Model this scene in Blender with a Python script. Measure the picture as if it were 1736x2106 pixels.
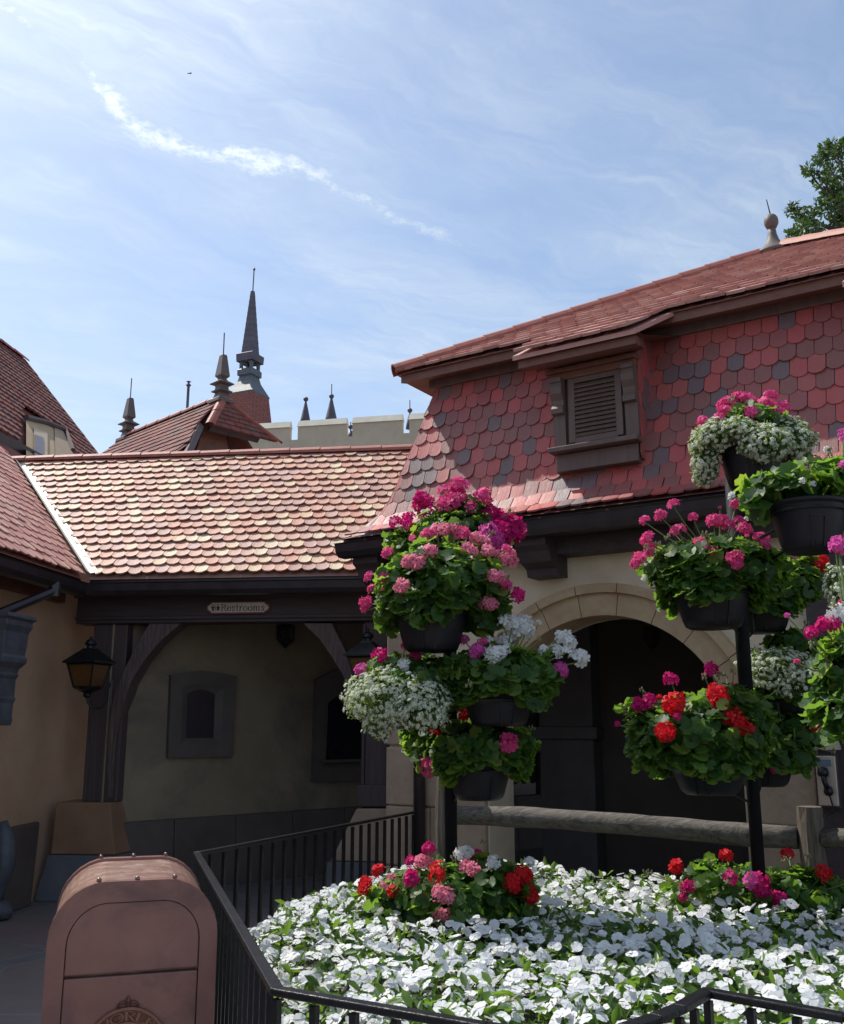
import bpy, bmesh, math, random
import numpy as np
from mathutils import Vector, Matrix, noise
random.seed(7); rng = np.random.default_rng(7)
SC = bpy.context.scene; COL = SC.collection
for _o in list(bpy.data.objects): bpy.data.objects.remove(_o)

# ------------------------------------------------------------------ camera
FOC, CXU, CYU, EYE = 2000.0, 868.0, 1053.0, 1.65
PITCH = math.atan((1489-1053)/FOC); CP, SP = math.cos(PITCH), math.sin(PITCH)
cam_d = bpy.data.cameras.new('camera'); cam = bpy.data.objects.new('camera', cam_d); COL.objects.link(cam)
cam.location = (0, 0, EYE); cam.rotation_euler = (math.pi/2+PITCH, 0, 0)
cam_d.sensor_fit = 'VERTICAL'; cam_d.sensor_height = 36; cam_d.lens = 36*FOC/2106
cam_d.clip_start = .05; cam_d.clip_end = 5000
SC.camera = cam
def ray(u, v):
    a = (u-CXU)/FOC; b = -(v-CYU)/FOC
    return np.array([a, CP-b*SP, SP+b*CP])
EYEP = np.array([0, 0, EYE])
def at(u, v, Y):                       # point at forward distance Y
    r = ray(u, v); return EYEP + r*(Y/r[1])
def atz(u, v, z):                      # point at height z
    r = ray(u, v); return EYEP + r*((z-EYE)/r[2])
def onplane(u, v, p, n):
    r = ray(u, v); n = np.array(n, float); return EYEP + r*(np.dot(np.array(p)-EYEP, n)/np.dot(r, n))
def proj(p):
    p = np.array(p, float)-EYEP; y = p[1]*CP+p[2]*SP; z = -p[1]*SP+p[2]*CP
    return CXU+FOC*p[0]/y, CYU-FOC*z/y

# ------------------------------------------------------------------ light
SUN_AZ, SUN_EL = math.radians(-54), math.radians(55)     # azimuth from +Y, clockwise positive
SV = np.array([math.sin(SUN_AZ)*math.cos(SUN_EL), math.cos(SUN_AZ)*math.cos(SUN_EL), math.sin(SUN_EL)])
sd = bpy.data.lights.new('sun', 'SUN'); sun = bpy.data.objects.new('sun', sd); COL.objects.link(sun)
sd.energy = 2.7; sd.angle = math.radians(.5); sd.color = (1, .95, .87)
sun.rotation_euler = Vector(SV).to_track_quat('Z', 'Y').to_euler(); sun.location = (-8, 6, 14)
SC.view_settings.view_transform = 'Standard'; SC.view_settings.look = 'None'
SC.view_settings.exposure = 0.92; SC.view_settings.gamma = 1.0
SC.view_settings.use_curve_mapping = False
SKY_S = .09

class NT:
    def __init__(s, nt): s.nt = nt; s.n = nt.nodes; s.l = nt.links
    def new(s, t, **kw):
        n = s.n.new(t)
        for k, v in kw.items(): setattr(n, k, v)
        return n
    def put(s, sock, v):
        if isinstance(v, bpy.types.NodeSocket): s.l.new(v, sock)
        else: sock.default_value = v
    def math(s, op, a, b=None, c=None, clamp=False):
        n = s.new('ShaderNodeMath', operation=op, use_clamp=clamp); s.put(n.inputs[0], a)
        if b is not None: s.put(n.inputs[1], b)
        if c is not None: s.put(n.inputs[2], c)
        return n.outputs[0]
    def vec(s, op, a, b=None, scale=None):
        n = s.new('ShaderNodeVectorMath', operation=op); s.put(n.inputs[0], a)
        if b is not None: s.put(n.inputs[1], b)
        if scale is not None: s.put(n.inputs[3], scale)
        return n.outputs[1] if op in ('DOT_PRODUCT', 'LENGTH', 'DISTANCE') else n.outputs[0]
    def noise(s, vec, scale, detail=4, rough=.55, dist=0):
        n = s.new('ShaderNodeTexNoise'); s.put(n.inputs['Vector'], vec)
        n.inputs['Scale'].default_value = scale; n.inputs['Detail'].default_value = detail
        n.inputs['Roughness'].default_value = rough; n.inputs['Distortion'].default_value = dist
        return n.outputs[0]
    def ramp(s, fac, stops, interp='LINEAR'):
        n = s.new('ShaderNodeValToRGB'); s.put(n.inputs[0], fac); e = n.color_ramp.elements
        n.color_ramp.interpolation = interp
        while len(e) < len(stops): e.new(.5)
        for i, (p, c) in enumerate(stops):
            e[i].position = p; e[i].color = (c, c, c, 1) if isinstance(c, (int, float)) else (*c, 1)
        return n.outputs[0]
    def mix(s, fac, a, b, mode='MIX'):
        n = s.new('ShaderNodeMix', data_type='RGBA', blend_type=mode); s.put(n.inputs[0], fac)
        for i, x in ((6, a), (7, b)):
            s.put(n.inputs[i], (*x, 1) if isinstance(x, tuple) and len(x) == 3 else x)
        return n.outputs[2]
    def mapping(s, vec, scale=(1, 1, 1), rot=(0, 0, 0), loc=(0, 0, 0)):
        n = s.new('ShaderNodeMapping'); s.put(n.inputs[0], vec)
        n.inputs[1].default_value = loc; n.inputs[2].default_value = rot; n.inputs[3].default_value = scale
        return n.outputs[0]

# ------------------------------------------------------------------ sky with thin cirrus
W = bpy.data.worlds.new('World'); SC.world = W; W.use_nodes = True; W.node_tree.nodes.clear()
w = NT(W.node_tree)
sky = w.new('ShaderNodeTexSky', sky_type='NISHITA'); sky.sun_disc = False
sky.sun_elevation = SUN_EL; sky.sun_rotation = SUN_AZ; sky.air_density = 1.0; sky.dust_density = 1.0; sky.ozone_density = 2.2
gen = w.new('ShaderNodeTexCoord').outputs['Generated']
sep = w.new('ShaderNodeSeparateXYZ'); w.l.new(gen, sep.inputs[0])
zz = w.math('ADD', w.math('MAXIMUM', sep.outputs[2], 0.0), .12)
qx = w.math('DIVIDE', sep.outputs[0], zz); qy = w.math('DIVIDE', sep.outputs[1], zz)
cq = w.new('ShaderNodeCombineXYZ'); w.l.new(qx, cq.inputs[0]); w.l.new(qy, cq.inputs[1]); q = cq.outputs[0]
def skyq(u, v):
    r = ray(u, v); r = r/np.linalg.norm(r); z = max(r[2], 0)+.12
    return np.array([r[0]/z, r[1]/z])
# contrail: a broken, drifting ribbon along a polyline on the cloud plane
trail = [(-40, 5, .013, .8), (60, 50, .013, .50), (150, 95, .010, .12), (182, 130, .016, .75), (220, 190, .030, .95), (262, 240, .030, .8), (330, 280, .032, .95), (430, 315, .030, .85),
         (520, 335, .026, .95), (600, 350, .034, .85), (690, 385, .026, .6), (800, 440, .026, .40), (905, 482, .034, .45), (1020, 530, .026, .05)]
wob = w.new('ShaderNodeTexNoise'); w.l.new(q, wob.inputs['Vector']); wob.inputs['Scale'].default_value = 9; wob.inputs['Detail'].default_value = 5
wv = w.vec('MULTIPLY', w.vec('SUBTRACT', wob.outputs[1], (.5, .5, .5)), (.11, .11, 0))
qw = w.vec('ADD', q, wv)
tm = None
for i in range(len(trail)-1):
    a = skyq(*trail[i][:2]); b = skyq(*trail[i+1][:2]); ab = b-a; L2 = float(ab@ab)
    d0 = w.vec('SUBTRACT', qw, (a[0], a[1], 0))
    h = w.math('DIVIDE', w.vec('DOT_PRODUCT', d0, (ab[0], ab[1], 0)), L2, clamp=True)
    hh = w.new('ShaderNodeCombineXYZ'); w.put(hh.inputs[0], w.math('MULTIPLY', h, float(ab[0]))); w.put(hh.inputs[1], w.math('MULTIPLY', h, float(ab[1])))
    dist = w.vec('LENGTH', w.vec('SUBTRACT', d0, hh.outputs[0]))
    wd = w.math('ADD', w.math('MULTIPLY', h, 1.3*(trail[i+1][2]-trail[i][2])), 1.3*trail[i][2])
    st = w.math('ADD', w.math('MULTIPLY', h, trail[i+1][3]-trail[i][3]), trail[i][3])
    m = w.math('MULTIPLY', w.math('SUBTRACT', 1.0, w.math('DIVIDE', dist, wd), clamp=True), st)
    tm = m if tm is None else w.math('MAXIMUM', tm, m)
fine = w.noise(q, 26, 6, .68, .4)
fine2 = w.noise(q, 60, 5, .7, .6)
tm = w.math('MULTIPLY', tm, w.math('MULTIPLY', w.ramp(fine, [(.25, .2), (.56, 1.25)]), w.ramp(fine2, [(.30, .40), (.60, 1.15)])), clamp=True)
# cirrus veils: long streaks, soft patches
tdir = skyq(690, 390)-skyq(182, 130); ang = -math.atan2(tdir[1], tdir[0])     # cirrus drawn out along the same wind as the trail
qr = w.mapping(qw, (1, 1, 1), (0, 0, ang)); qr2 = w.mapping(qw, (1, 1, 1), (0, 0, ang+.35))
s1 = w.noise(w.mapping(qr, (.8, 2.0, 1)), 1.3, 7, .62, 1.2)
s2 = w.noise(w.mapping(qr2, (1.2, 4.2, 1), (0, 0, 0), (3, 1, 0)), 1.9, 7, .66, .9)
s3 = w.noise(w.mapping(q, (1, 1, 1), (0, 0, 0), (8.3, 2.1, 0)), .9, 3, .5, 0)
veil = w.math('MULTIPLY', w.ramp(s1, [(.36, .08), (.68, 1)]), w.ramp(s2, [(.34, .22), (.68, 1)]))
veil = w.math('MULTIPLY', veil, w.ramp(s3, [(.3, .35), (.65, 1)]))
sdot = w.math('MAXIMUM', w.vec('DOT_PRODUCT', w.vec('NORMALIZE', gen), tuple(SV)), 0.0)
glow = w.math('POWER', sdot, 7.0)                       # thin cloud scatters forward, brighter round the sun
veil = w.math('MULTIPLY', veil, .88)
horz = w.ramp(sep.outputs[2], [(.12, .30), (.42, .09)])
base_veil = w.math('ADD', horz, w.math('MULTIPLY', glow, .22))
mask = w.math('ADD', veil, base_veil, clamp=True)
mask = w.math('MAXIMUM', mask, tm, clamp=True)
bg1 = w.new('ShaderNodeBackground'); w.l.new(sky.outputs[0], bg1.inputs[0]); bg1.inputs[1].default_value = SKY_S
bg2 = w.new('ShaderNodeBackground'); bg2.inputs[0].default_value = (.84, .94, 1, 1)
w.put(bg2.inputs[1], w.math('ADD', .50, w.math('MULTIPLY', glow, .42)))
mx = w.new('ShaderNodeMixShader'); w.put(mx.inputs[0], mask); w.l.new(bg1.outputs[0], mx.inputs[1]); w.l.new(bg2.outputs[0], mx.inputs[2])
wo = w.new('ShaderNodeOutputWorld'); w.l.new(mx.outputs[0], wo.inputs[0])

# ------------------------------------------------------------------ object helpers
def tag(o, label=None, cat=None, group=None, kind=None):
    if label: o['label'] = label
    if cat: o['category'] = cat
    if group: o['group'] = group
    if kind: o['kind'] = kind
    return o
def wloc(o):
    p = Vector((0, 0, 0))
    while o is not None: p = p + Vector(o.location); o = o.parent
    return p
def thing(name, loc, label, cat, group=None):
    o = bpy.data.objects.new(name, None); COL.objects.link(o); o.location = tuple(float(x) for x in loc); o.empty_display_size = .1
    return tag(o, label, cat, group)
class MB:
    """collects world-space faces; build() links them as one mesh object"""
    def __init__(s): s.v = []; s.f = []; s.r = []; s.uv = []; s.mi = []
    def add(s, verts, faces, rnd=0.5, uvs=None, mi=0):
        k = len(s.v); s.v += [tuple(float(c) for c in p) for p in verts]
        s.uv += list(uvs) if uvs is not None else [(0.0, 0.0)]*len(verts)
        for f in faces: s.f.append(tuple(i+k for i in f)); s.r.append(rnd); s.mi.append(mi)
    def box(s, c, size, ax=None, rnd=.5, mi=0):
        c = np.array(c, float); A = np.eye(3) if ax is None else np.array(ax, float); h = np.array(size)/2.
        vs = [c+A[0]*h[0]*i+A[1]*h[1]*j+A[2]*h[2]*k for i in (-1, 1) for j in (-1, 1) for k in (-1, 1)]
        s.add(vs, [(0, 1, 3, 2), (4, 6, 7, 5), (0, 4, 5, 1), (2, 3, 7, 6), (0, 2, 6, 4), (1, 5, 7, 3)], rnd, mi=mi)
    def hexa(s, bot, top, rnd=.5, mi=0):
        n = len(bot); s.add(list(bot)+list(top), [tuple(range(n))[::-1], tuple(range(n, 2*n))]+[(i, (i+1) % n, n+(i+1) % n, n+i) for i in range(n)], rnd, mi=mi)
    def prism(s, prof, A, B, X, Z, rnd=.5, mi=0):
        A, B, X, Z = (np.array(t, float) for t in (A, B, X, Z))
        s.hexa([A+X*p[0]+Z*p[1] for p in prof], [B+X*p[0]+Z*p[1] for p in prof], rnd, mi)
    def tube(s, pts, rad, n=6, rnd=.5, mi=0, cap=True):
        pts = [np.array(p, float) for p in pts]; rr = rad if isinstance(rad, (list, tuple)) else [rad]*len(pts)
        vs = []; up = None
        for i, p in enumerate(pts):
            d = pts[min(i+1, len(pts)-1)]-pts[max(i-1, 0)]; d = d/(np.linalg.norm(d)+1e-9)
            if up is None: up = np.array([0, 0, 1.]) if abs(d[2]) < .9 else np.array([1., 0, 0])
            x = np.cross(up, d); x /= np.linalg.norm(x)+1e-9; y = np.cross(d, x); up = y
            vs += [p+rr[i]*(math.cos(2*math.pi*k/n)*x+math.sin(2*math.pi*k/n)*y) for k in range(n)]
        fs = [(i*n+k, i*n+(k+1) % n, (i+1)*n+(k+1) % n, (i+1)*n+k) for i in range(len(pts)-1) for k in range(n)]
        if cap: fs += [tuple(range(n))[::-1], tuple(range((len(pts)-1)*n, len(pts)*n))]
        s.add(vs, fs, rnd, mi=mi)
    def lathe(s, prof, c, n=20, rot=0, rnd=.5, mi=0, sq=False):
        c = np.array(c, float); vs = []
        for r, z in prof: vs += [c+np.array([r*math.cos(rot+2*math.pi*k/n), r*math.sin(rot+2*math.pi*k/n), z]) for k in range(n)]
        m = len(prof)
        fs = [(i*n+k, i*n+(k+1) % n, (i+1)*n+(k+1) % n, (i+1)*n+k) for i in range(m-1) for k in range(n)]
        fs += [tuple(range(n))[::-1], tuple(range((m-1)*n, m*n))]
        s.add(vs, fs, rnd, mi=mi)
    def build(s, name, mat, parent=None, smooth=False, bevel=0, label=None):
        me = bpy.data.meshes.new(name); off = np.array(wloc(parent)) if parent is not None else np.zeros(3)
        V = np.array(s.v, float)-off
        me.from_pydata(V.tolist(), [], s.f); me.update()
        at_ = me.attributes.new('rnd', 'FLOAT', 'FACE'); at_.data.foreach_set('value', np.array(s.r, np.float32))
        ul = me.uv_layers.new(name='UVMap'); li = np.zeros(len(me.loops), np.int32); me.loops.foreach_get('vertex_index', li)
        ul.data.foreach_set('uv', np.array(s.uv, np.float32)[li].ravel())
        mats = mat if isinstance(mat, (list, tuple)) else [mat]
        for m_ in mats: me.materials.append(m_)
        if len(mats) > 1: me.polygons.foreach_set('material_index', np.array(s.mi, np.int32))
        if smooth: me.polygons.foreach_set('use_smooth', np.ones(len(me.polygons), bool))
        o = bpy.data.objects.new(name, me); COL.objects.link(o)
        if parent is not None: o.parent = parent
        if bevel:
            b = o.modifiers.new('bevel', 'BEVEL'); b.width = bevel; b.segments = 2; b.limit_method = 'ANGLE'; b.angle_limit = math.radians(40)
        if label: o['label'] = label
        return o
def npmesh(name, V, F, mats, parent=None, rnd=None, mi=None, smooth=False):
    """V (n,3) world; F list of equal-length index rows (m,k)"""
    me = bpy.data.meshes.new(name); off = np.array(wloc(parent)) if parent is not None else np.zeros(3)
    V = np.asarray(V, np.float32)-off.astype(np.float32); F = np.asarray(F, np.int32); m, k = F.shape
    me.vertices.add(len(V)); me.vertices.foreach_set('co', V.ravel())
    me.loops.add(m*k); me.loops.foreach_set('vertex_index', F.ravel())
    me.polygons.add(m); me.polygons.foreach_set('loop_start', np.arange(0, m*k, k, dtype=np.int32))
    for mt in mats: me.materials.append(mt)
    if mi is not None: me.polygons.foreach_set('material_index', np.asarray(mi, np.int32))
    me.update(calc_edges=True)
    a = me.attributes.new('rnd', 'FLOAT', 'FACE'); a.data.foreach_set('value', np.asarray(rnd if rnd is not None else np.full(m, .5), np.float32))
    if smooth: me.polygons.foreach_set('use_smooth', np.ones(m, bool))
    o = bpy.data.objects.new(name, me); COL.objects.link(o)
    if parent is not None: o.parent = parent
    return o

# ------------------------------------------------------------------ materials
def base(name):
    m = bpy.data.materials.new(name); m.use_nodes = True; t = NT(m.node_tree); b = t.n['Principled BSDF']
    return m, t, b
def bump(t, b, h, strength, dist=.01):
    n = t.new('ShaderNodeBump'); n.inputs['Strength'].default_value = strength; n.inputs['Distance'].default_value = dist
    t.put(n.inputs['Height'], h); t.l.new(n.outputs[0], b.inputs['Normal'])
def M_noise(name, c1, c2, scale=6, rough=.75, bs=.25, bscale=40, metal=0, stain=None, spec=.5, rvar=0, bd=.01):
    """two-tone mottled surface with fine bump and optional stains"""
    m, t, b = base(name); oc = t.new('ShaderNodeTexCoord').outputs['Object']
    col = t.mix(t.ramp(t.noise(oc, scale, 6, .6), [(.32, 0), (.68, 1)]), c1, c2)
    if stain:
        col = t.mix(t.ramp(t.noise(oc, stain[1], 5, .65, .6), [(.5, 0), (.72, stain[2])]), col, stain[0])
    t.put(b.inputs['Base Color'], col); b.inputs['Roughness'].default_value = rough; b.inputs['Metallic'].default_value = metal
    b.inputs['Specular IOR Level'].default_value = spec
    if rvar: t.put(b.inputs['Roughness'], t.math('ADD', rough-rvar/2, t.math('MULTIPLY', t.noise(oc, scale*2.2, 5), rvar)))
    if bs: bump(t, b, t.noise(oc, bscale, 6, .6), bs, bd)
    return m
def M_tile(name, stops, rough=.5, streak=.35, spec=.5, grime=(.06, .045, .04), grime_amt=.35, weather=.25):
    """shingle: each tile takes its colour by its own random value, with wood-like streaks down it"""
    m, t, b = base(name)
    rn = t.new('ShaderNodeAttribute', attribute_name='rnd').outputs['Fac']
    uv = t.new('ShaderNodeTexCoord').outputs['UV']; oc = t.new('ShaderNodeTexCoord').outputs['Object']
    col = t.ramp(rn, stops, 'CONSTANT')
    off = t.new('ShaderNodeCombineXYZ'); t.put(off.inputs[0], t.math('MULTIPLY', rn, 37.0)); t.put(off.inputs[1], t.math('MULTIPLY', rn, 11.0))
    g = t.noise(t.mapping(t.vec('ADD', uv, off.outputs[0]), (1, .13, 1)), 85, 5, .65, .8)
    col = t.mix(t.ramp(g, [(.3, streak), (.62, 0)]), col, (.75, .68, .62), 'MULTIPLY')
    col = t.mix(t.ramp(t.noise(oc, 2.2, 5, .6, .5), [(.3, 0), (.75, weather)]), col, (.42, .36, .30))
    col = t.mix(t.ramp(t.noise(oc, 7, 6, .7, 1.0), [(.62, 0), (.76, grime_amt)]), col, grime)
    t.put(b.inputs['Base Color'], col)
    t.put(b.inputs['Roughness'], t.math('ADD', rough-.08, t.math('MULTIPLY', t.noise(oc, 9, 4), .2)))
    b.inputs['Specular IOR Level'].default_value = spec
    bump(t, b, g, .6, .006)
    return m
def M_wood(name, c1, c2, rough=.65, axis='Z', scale=18, bs=.35, warp=1.5, coat=0):
    m, t, b = base(name); oc = t.new('ShaderNodeTexCoord').outputs['Object']
    sc = {'Z': (1, 1, .06), 'X': (.06, 1, 1), 'Y': (1, .06, 1)}[axis]
    g = t.noise(t.mapping(oc, sc), scale, 6, .6, warp)
    t.put(b.inputs['Base Color'], t.mix(t.ramp(g, [(.3, 0), (.7, 1)]), c1, c2)); b.inputs['Roughness'].default_value = rough
    bump(t, b, g, bs, .008)
    return m
def M_flat(name, c, rough=.5, metal=0, spec=.5):
    return M_noise(name, tuple(x*.85 for x in c), tuple(min(1, x*1.12) for x in c), 14, rough, .08, 90, metal, spec=spec)
def M_leaf(name, stops, trans, tw=.38, rough=.45):
    m, t, b = base(name); rn = t.new('ShaderNodeAttribute', attribute_name='rnd').outputs['Fac']
    oc = t.new('ShaderNodeTexCoord').outputs['Object']
    col = t.mix(t.ramp(t.noise(oc, 45, 4), [(.35, 0), (.7, .35)]), t.ramp(rn, stops), (.10, .17, .04))
    t.put(b.inputs['Base Color'], col); b.inputs['Roughness'].default_value = rough; b.inputs['Specular IOR Level'].default_value = .35
    tr = t.new('ShaderNodeBsdfTranslucent'); t.put(tr.inputs[0], t.mix(.5, t.mix(1.0, col, (2.6, 2.6, 1.2), 'MULTIPLY'), trans))
    mx = t.new('ShaderNodeMixShader'); mx.inputs[0].default_value = tw
    t.l.new(b.outputs[0], mx.inputs[1]); t.l.new(tr.outputs[0], mx.inputs[2]); t.l.new(mx.outputs[0], t.n['Material Output'].inputs[0])
    return m
def M_petal(name, c, tw=.35, var=.25, eye=None):
    m, t, b = base(name); rn = t.new('ShaderNodeAttribute', attribute_name='rnd').outputs['Fac']
    oc = t.new('ShaderNodeTexCoord').outputs['Object']
    col = t.mix(t.math('MULTIPLY', rn, var), c, tuple(x*.55 for x in c))
    if eye: col = t.mix(t.ramp(rn, [(.0, 1), (.012, 0)], 'CONSTANT'), col, eye)
    t.put(b.inputs['Base Color'], col); b.inputs['Roughness'].default_value = .6; b.inputs['Specular IOR Level'].default_value = .25
    tr = t.new('ShaderNodeBsdfTranslucent'); t.put(tr.inputs[0], col)
    mx = t.new('ShaderNodeMixShader'); mx.inputs[0].default_value = tw
    t.l.new(b.outputs[0], mx.inputs[1]); t.l.new(tr.outputs[0], mx.inputs[2]); t.l.new(mx.outputs[0], t.n['Material Output'].inputs[0])
    return m

MT = {}
MT['tile_tan'] = M_tile('weathered_tan_tile', [(0, (.50, .22, .15)), (.22, (.54, .28, .20)), (.42, (.45, .25, .21)), (.58, (.60, .40, .25)), (.70, (.50, .27, .20)), (.84, (.64, .49, .33)), (.92, (.38, .19, .15))], .56, .45, .4)
MT['tile_upper'] = M_tile('bleached_red_tile', [(0, (.50, .24, .20)), (.3, (.45, .20, .17)), (.55, (.54, .30, .25)), (.8, (.42, .19, .165))], .52, .20, weather=.18)
MT['tile_pink'] = M_tile('red_brown_tile', [(0, (.52, .22, .18)), (.3, (.60, .29, .23)), (.6, (.46, .20, .17)), (.85, (.62, .36, .28))], .55, .3)
MT['tile_red'] = M_tile('red_scallop_tile', [(0, (.43, .080, .075)), (.28, (.31, .080, .076)), (.50, (.25, .085, .074)), (.76, (.16, .098, .104)), (.88, (.39, .092, .080))], .52, .22, weather=.10)
MT['tile_dark'] = M_tile('dull_red_tile', [(0, (.18, .048, .042)), (.35, (.14, .042, .042)), (.65, (.21, .065, .055)), (.85, (.12, .055, .055))], .8, .2, spec=.2)
MT['cap'] = M_noise('red_cap_tile', (.27, .075, .055), (.36, .12, .085), 8, .6, .3, 40)
MT['wood_dark'] = M_wood('dark_stained_timber', (.050, .034, .036), (.090, .062, .064), .6, 'Z', 16)
MT['wood_beam'] = M_wood('dark_beam_timber', (.040, .028, .032), (.068, .048, .052), .6, 'X', 16)
MT['wood_brace'] = M_wood('grained_brace_timber', (.045, .030, .032), (.155, .110, .100), .65, 'Z', 24, .6, 3.5)
MT['soffit'] = M_wood('red_brown_painted_timber', (.13, .052, .034), (.19, .085, .055), .6, 'X', 9, .2)
MT['trim'] = M_wood('brown_painted_trim', (.105, .068, .058), (.15, .10, .085), .6, 'Z', 8, .15)
MT['stucco_orange'] = M_noise('ochre_stucco', (.46, .275, .165), (.56, .38, .25), 1.1, .9, .3, 28, stain=((.36, .29, .25), .8, .6))
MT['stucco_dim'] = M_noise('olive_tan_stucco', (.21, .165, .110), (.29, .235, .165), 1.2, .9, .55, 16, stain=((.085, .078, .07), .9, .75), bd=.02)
MT['stucco_cream'] = M_noise('cream_stucco', (.64, .53, .38), (.76, .65, .49), 2.2, .9, .55, 14, stain=((.46, .35, .24), 1.6, .45), bd=.02)
MT['stone'] = M_noise('tan_cast_stone', (.33, .235, .165), (.42, .32, .23), 3.5, .85, .5, 22, stain=((.24, .17, .13), 3, .5), bd=.015)
MT['stone_arch'] = M_noise('buff_arch_stone', (.40, .28, .165), (.52, .39, .24), 4, .85, .5, 24, stain=((.34, .19, .13), 5, .45), bd=.015)
MT['stone_brown'] = M_noise('brown_cast_stone', (.24, .13, .075), (.32, .185, .11), 2.5, .85, .35, 26)
MT['stone_blue'] = M_noise('blue_grey_stone', (.10, .105, .125), (.15, .15, .165), 3, .7, .3, 20)
MT['dado'] = M_noise('dark_dado_stone', (.085, .065, .058), (.125, .095, .085), 2.2, .7, .3, 22)
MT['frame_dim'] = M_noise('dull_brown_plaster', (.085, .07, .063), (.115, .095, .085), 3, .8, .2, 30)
MT['glass_dark'] = M_flat('dark_glass', (.012, .014, .02), .12, 0, .5)
MT['black_metal'] = M_noise('black_painted_iron', (.006, .0065, .008), (.012, .013, .016), 20, .32, .35, 70, 0, ((.035, .032, .03), 18, .35), spec=.4, rvar=.2)
MT['gutter'] = M_noise('dark_bronze_gutter', (.022, .018, .022), (.040, .033, .038), 8, .35, .1, 40)
MT['lead'] = M_noise('grey_lead_sheet', (.115, .135, .16), (.19, .21, .235), 6, .5, .25, 26, 0, ((.30, .32, .33), 7, .5))
MT['flash'] = M_noise('pale_metal_flashing', (.52, .50, .42), (.70, .68, .58), 9, .5, .25, 30, 0, ((.30, .28, .22), 12, .6))
MT['flash_blue'] = M_flat('blue_grey_flashing', (.12, .16, .21), .5)
MT['pot'] = M_noise('black_plastic_pot', (.008, .008, .012), (.014, .013, .018), 5, .45, .1, 50, 0, ((.035, .03, .03), 6, .35), spec=.3, rvar=.2)
MT['old_wood'] = M_wood('weathered_grey_wood', (.042, .036, .031), (.165, .145, .125), .85, 'X', 20, .8, 2.2)
MT['old_wood_v'] = M_wood('weathered_grey_post_wood', (.055, .042, .034), (.19, .155, .125), .85, 'Z', 20, .8, 2.2)
MT['soil'] = M_noise('dark_soil', (.012, .014, .008), (.03, .032, .016), 12, .95, .5, 30)
MT['lead_dark'] = M_noise('dark_lead_sheet', (.058, .066, .082), (.10, .112, .132), 6, .5, .3, 26, 0, ((.17, .19, .21), 7, .4))
MT['castle'] = M_noise('beige_castle_render', (.45, .385, .285), (.54, .465, .35), 1.2, .9, .25, 12, stain=((.27, .23, .17), 1.2, .4))
MT['castle_cap'] = M_noise('pale_coping_stone', (.55, .51, .42), (.66, .62, .52), 3, .9, .4, 14)
MT['spire'] = M_noise('dark_slate_sheet', (.06, .05, .07), (.10, .085, .11), 2.5, .55, .2, 12)
MT['obelisk'] = M_noise('brown_finial_metal', (.085, .062, .055), (.135, .10, .09), 5, .5, .1, 30)
MT['knob'] = M_noise('taupe_finial_paint', (.10, .082, .072), (.135, .112, .10), 6, .62, .05, 30)
MT['tan_wall'] = M_noise('tan_render', (.38, .275, .16), (.46, .345, .21), 2, .9, .2, 25)
# ------------------------------------------------------------------ frames of the three wings
def unit(v): v = np.array(v, float); return v/np.linalg.norm(v)
UP = np.array([0, 0, 1.])
A6 = math.radians(6.0)
LD = np.array([math.sin(A6), math.cos(A6), 0]); RD = np.array([math.cos(A6), -math.sin(A6), 0])
PB = atz(80, 1849, 0)                                     # inner corner of the court
def RP(s, o, z): p = PB+RD*s-LD*o; return np.array([p[0], p[1], z])
def WP(a, o, z): p = PB+LD*a+RD*o; return np.array([p[0], p[1], z])
def rest(u, v, o=0): d = onplane(u, v, PB-LD*o, LD)-PB; return d@RD, d[2]      # (s, z) on the plane o in front of the passage front
AF = math.radians(57.1)
FD = np.array([math.sin(AF), -math.cos(AF), 0]); FN = np.array([-math.cos(AF), -math.sin(AF), 0])
P0 = at(805, 1600, 8.7)
def FP(t, o, z): p = P0+FD*t+FN*o; return np.array([p[0], p[1], z])
def fac(u, v, o=0): d = onplane(u, v, P0+FN*o, FN)-P0; return d@FD, d[2]+P0[2]

# ------------------------------------------------------------------ ground
def make_ground():
    m, t, b = base('flagstone_paving'); oc = t.new('ShaderNodeTexCoord').outputs['Object']
    wn = t.new('ShaderNodeTexNoise'); t.l.new(oc, wn.inputs[0]); wn.inputs['Scale'].default_value = 1.2
    wp = t.vec('ADD', oc, t.vec('MULTIPLY', wn.outputs[1], (.18, .18, 0)))
    ve = t.new('ShaderNodeTexVoronoi', feature='DISTANCE_TO_EDGE'); t.l.new(wp, ve.inputs['Vector']); ve.inputs['Scale'].default_value = .95
    vc = t.new('ShaderNodeTexVoronoi', feature='F1'); t.l.new(wp, vc.inputs['Vector']); vc.inputs['Scale'].default_value = .95
    joint = t.ramp(ve.outputs[0], [(.006, 1), (.018, 0)])
    c = t.mix(t.ramp(t.noise(oc, 4, 6), [(.3, 0), (.7, 1)]), (.125, .115, .13), (.20, .185, .19))
    hs = t.new('ShaderNodeSeparateColor'); t.l.new(vc.outputs['Color'], hs.inputs[0])
    c = t.mix(t.math('MULTIPLY', hs.outputs[0], .6), c, (.24, .165, .145))
    c = t.mix(joint, c, (.21, .20, .19))
    t.put(b.inputs['Base Color'], c); b.inputs['Roughness'].default_value = .75
    bump(t, b, t.math('SUBTRACT', t.noise(oc, 30, 5), t.math('MULTIPLY', joint, .8)), .4, .01)
    g = MB(); g.add([(-1500, -1500, 0), (1500, -1500, 0), (1500, 1500, 0), (-1500, 1500, 0)], [(0, 1, 2, 3)])
    tag(g.build('ground', m), kind='structure')
make_ground()

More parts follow.
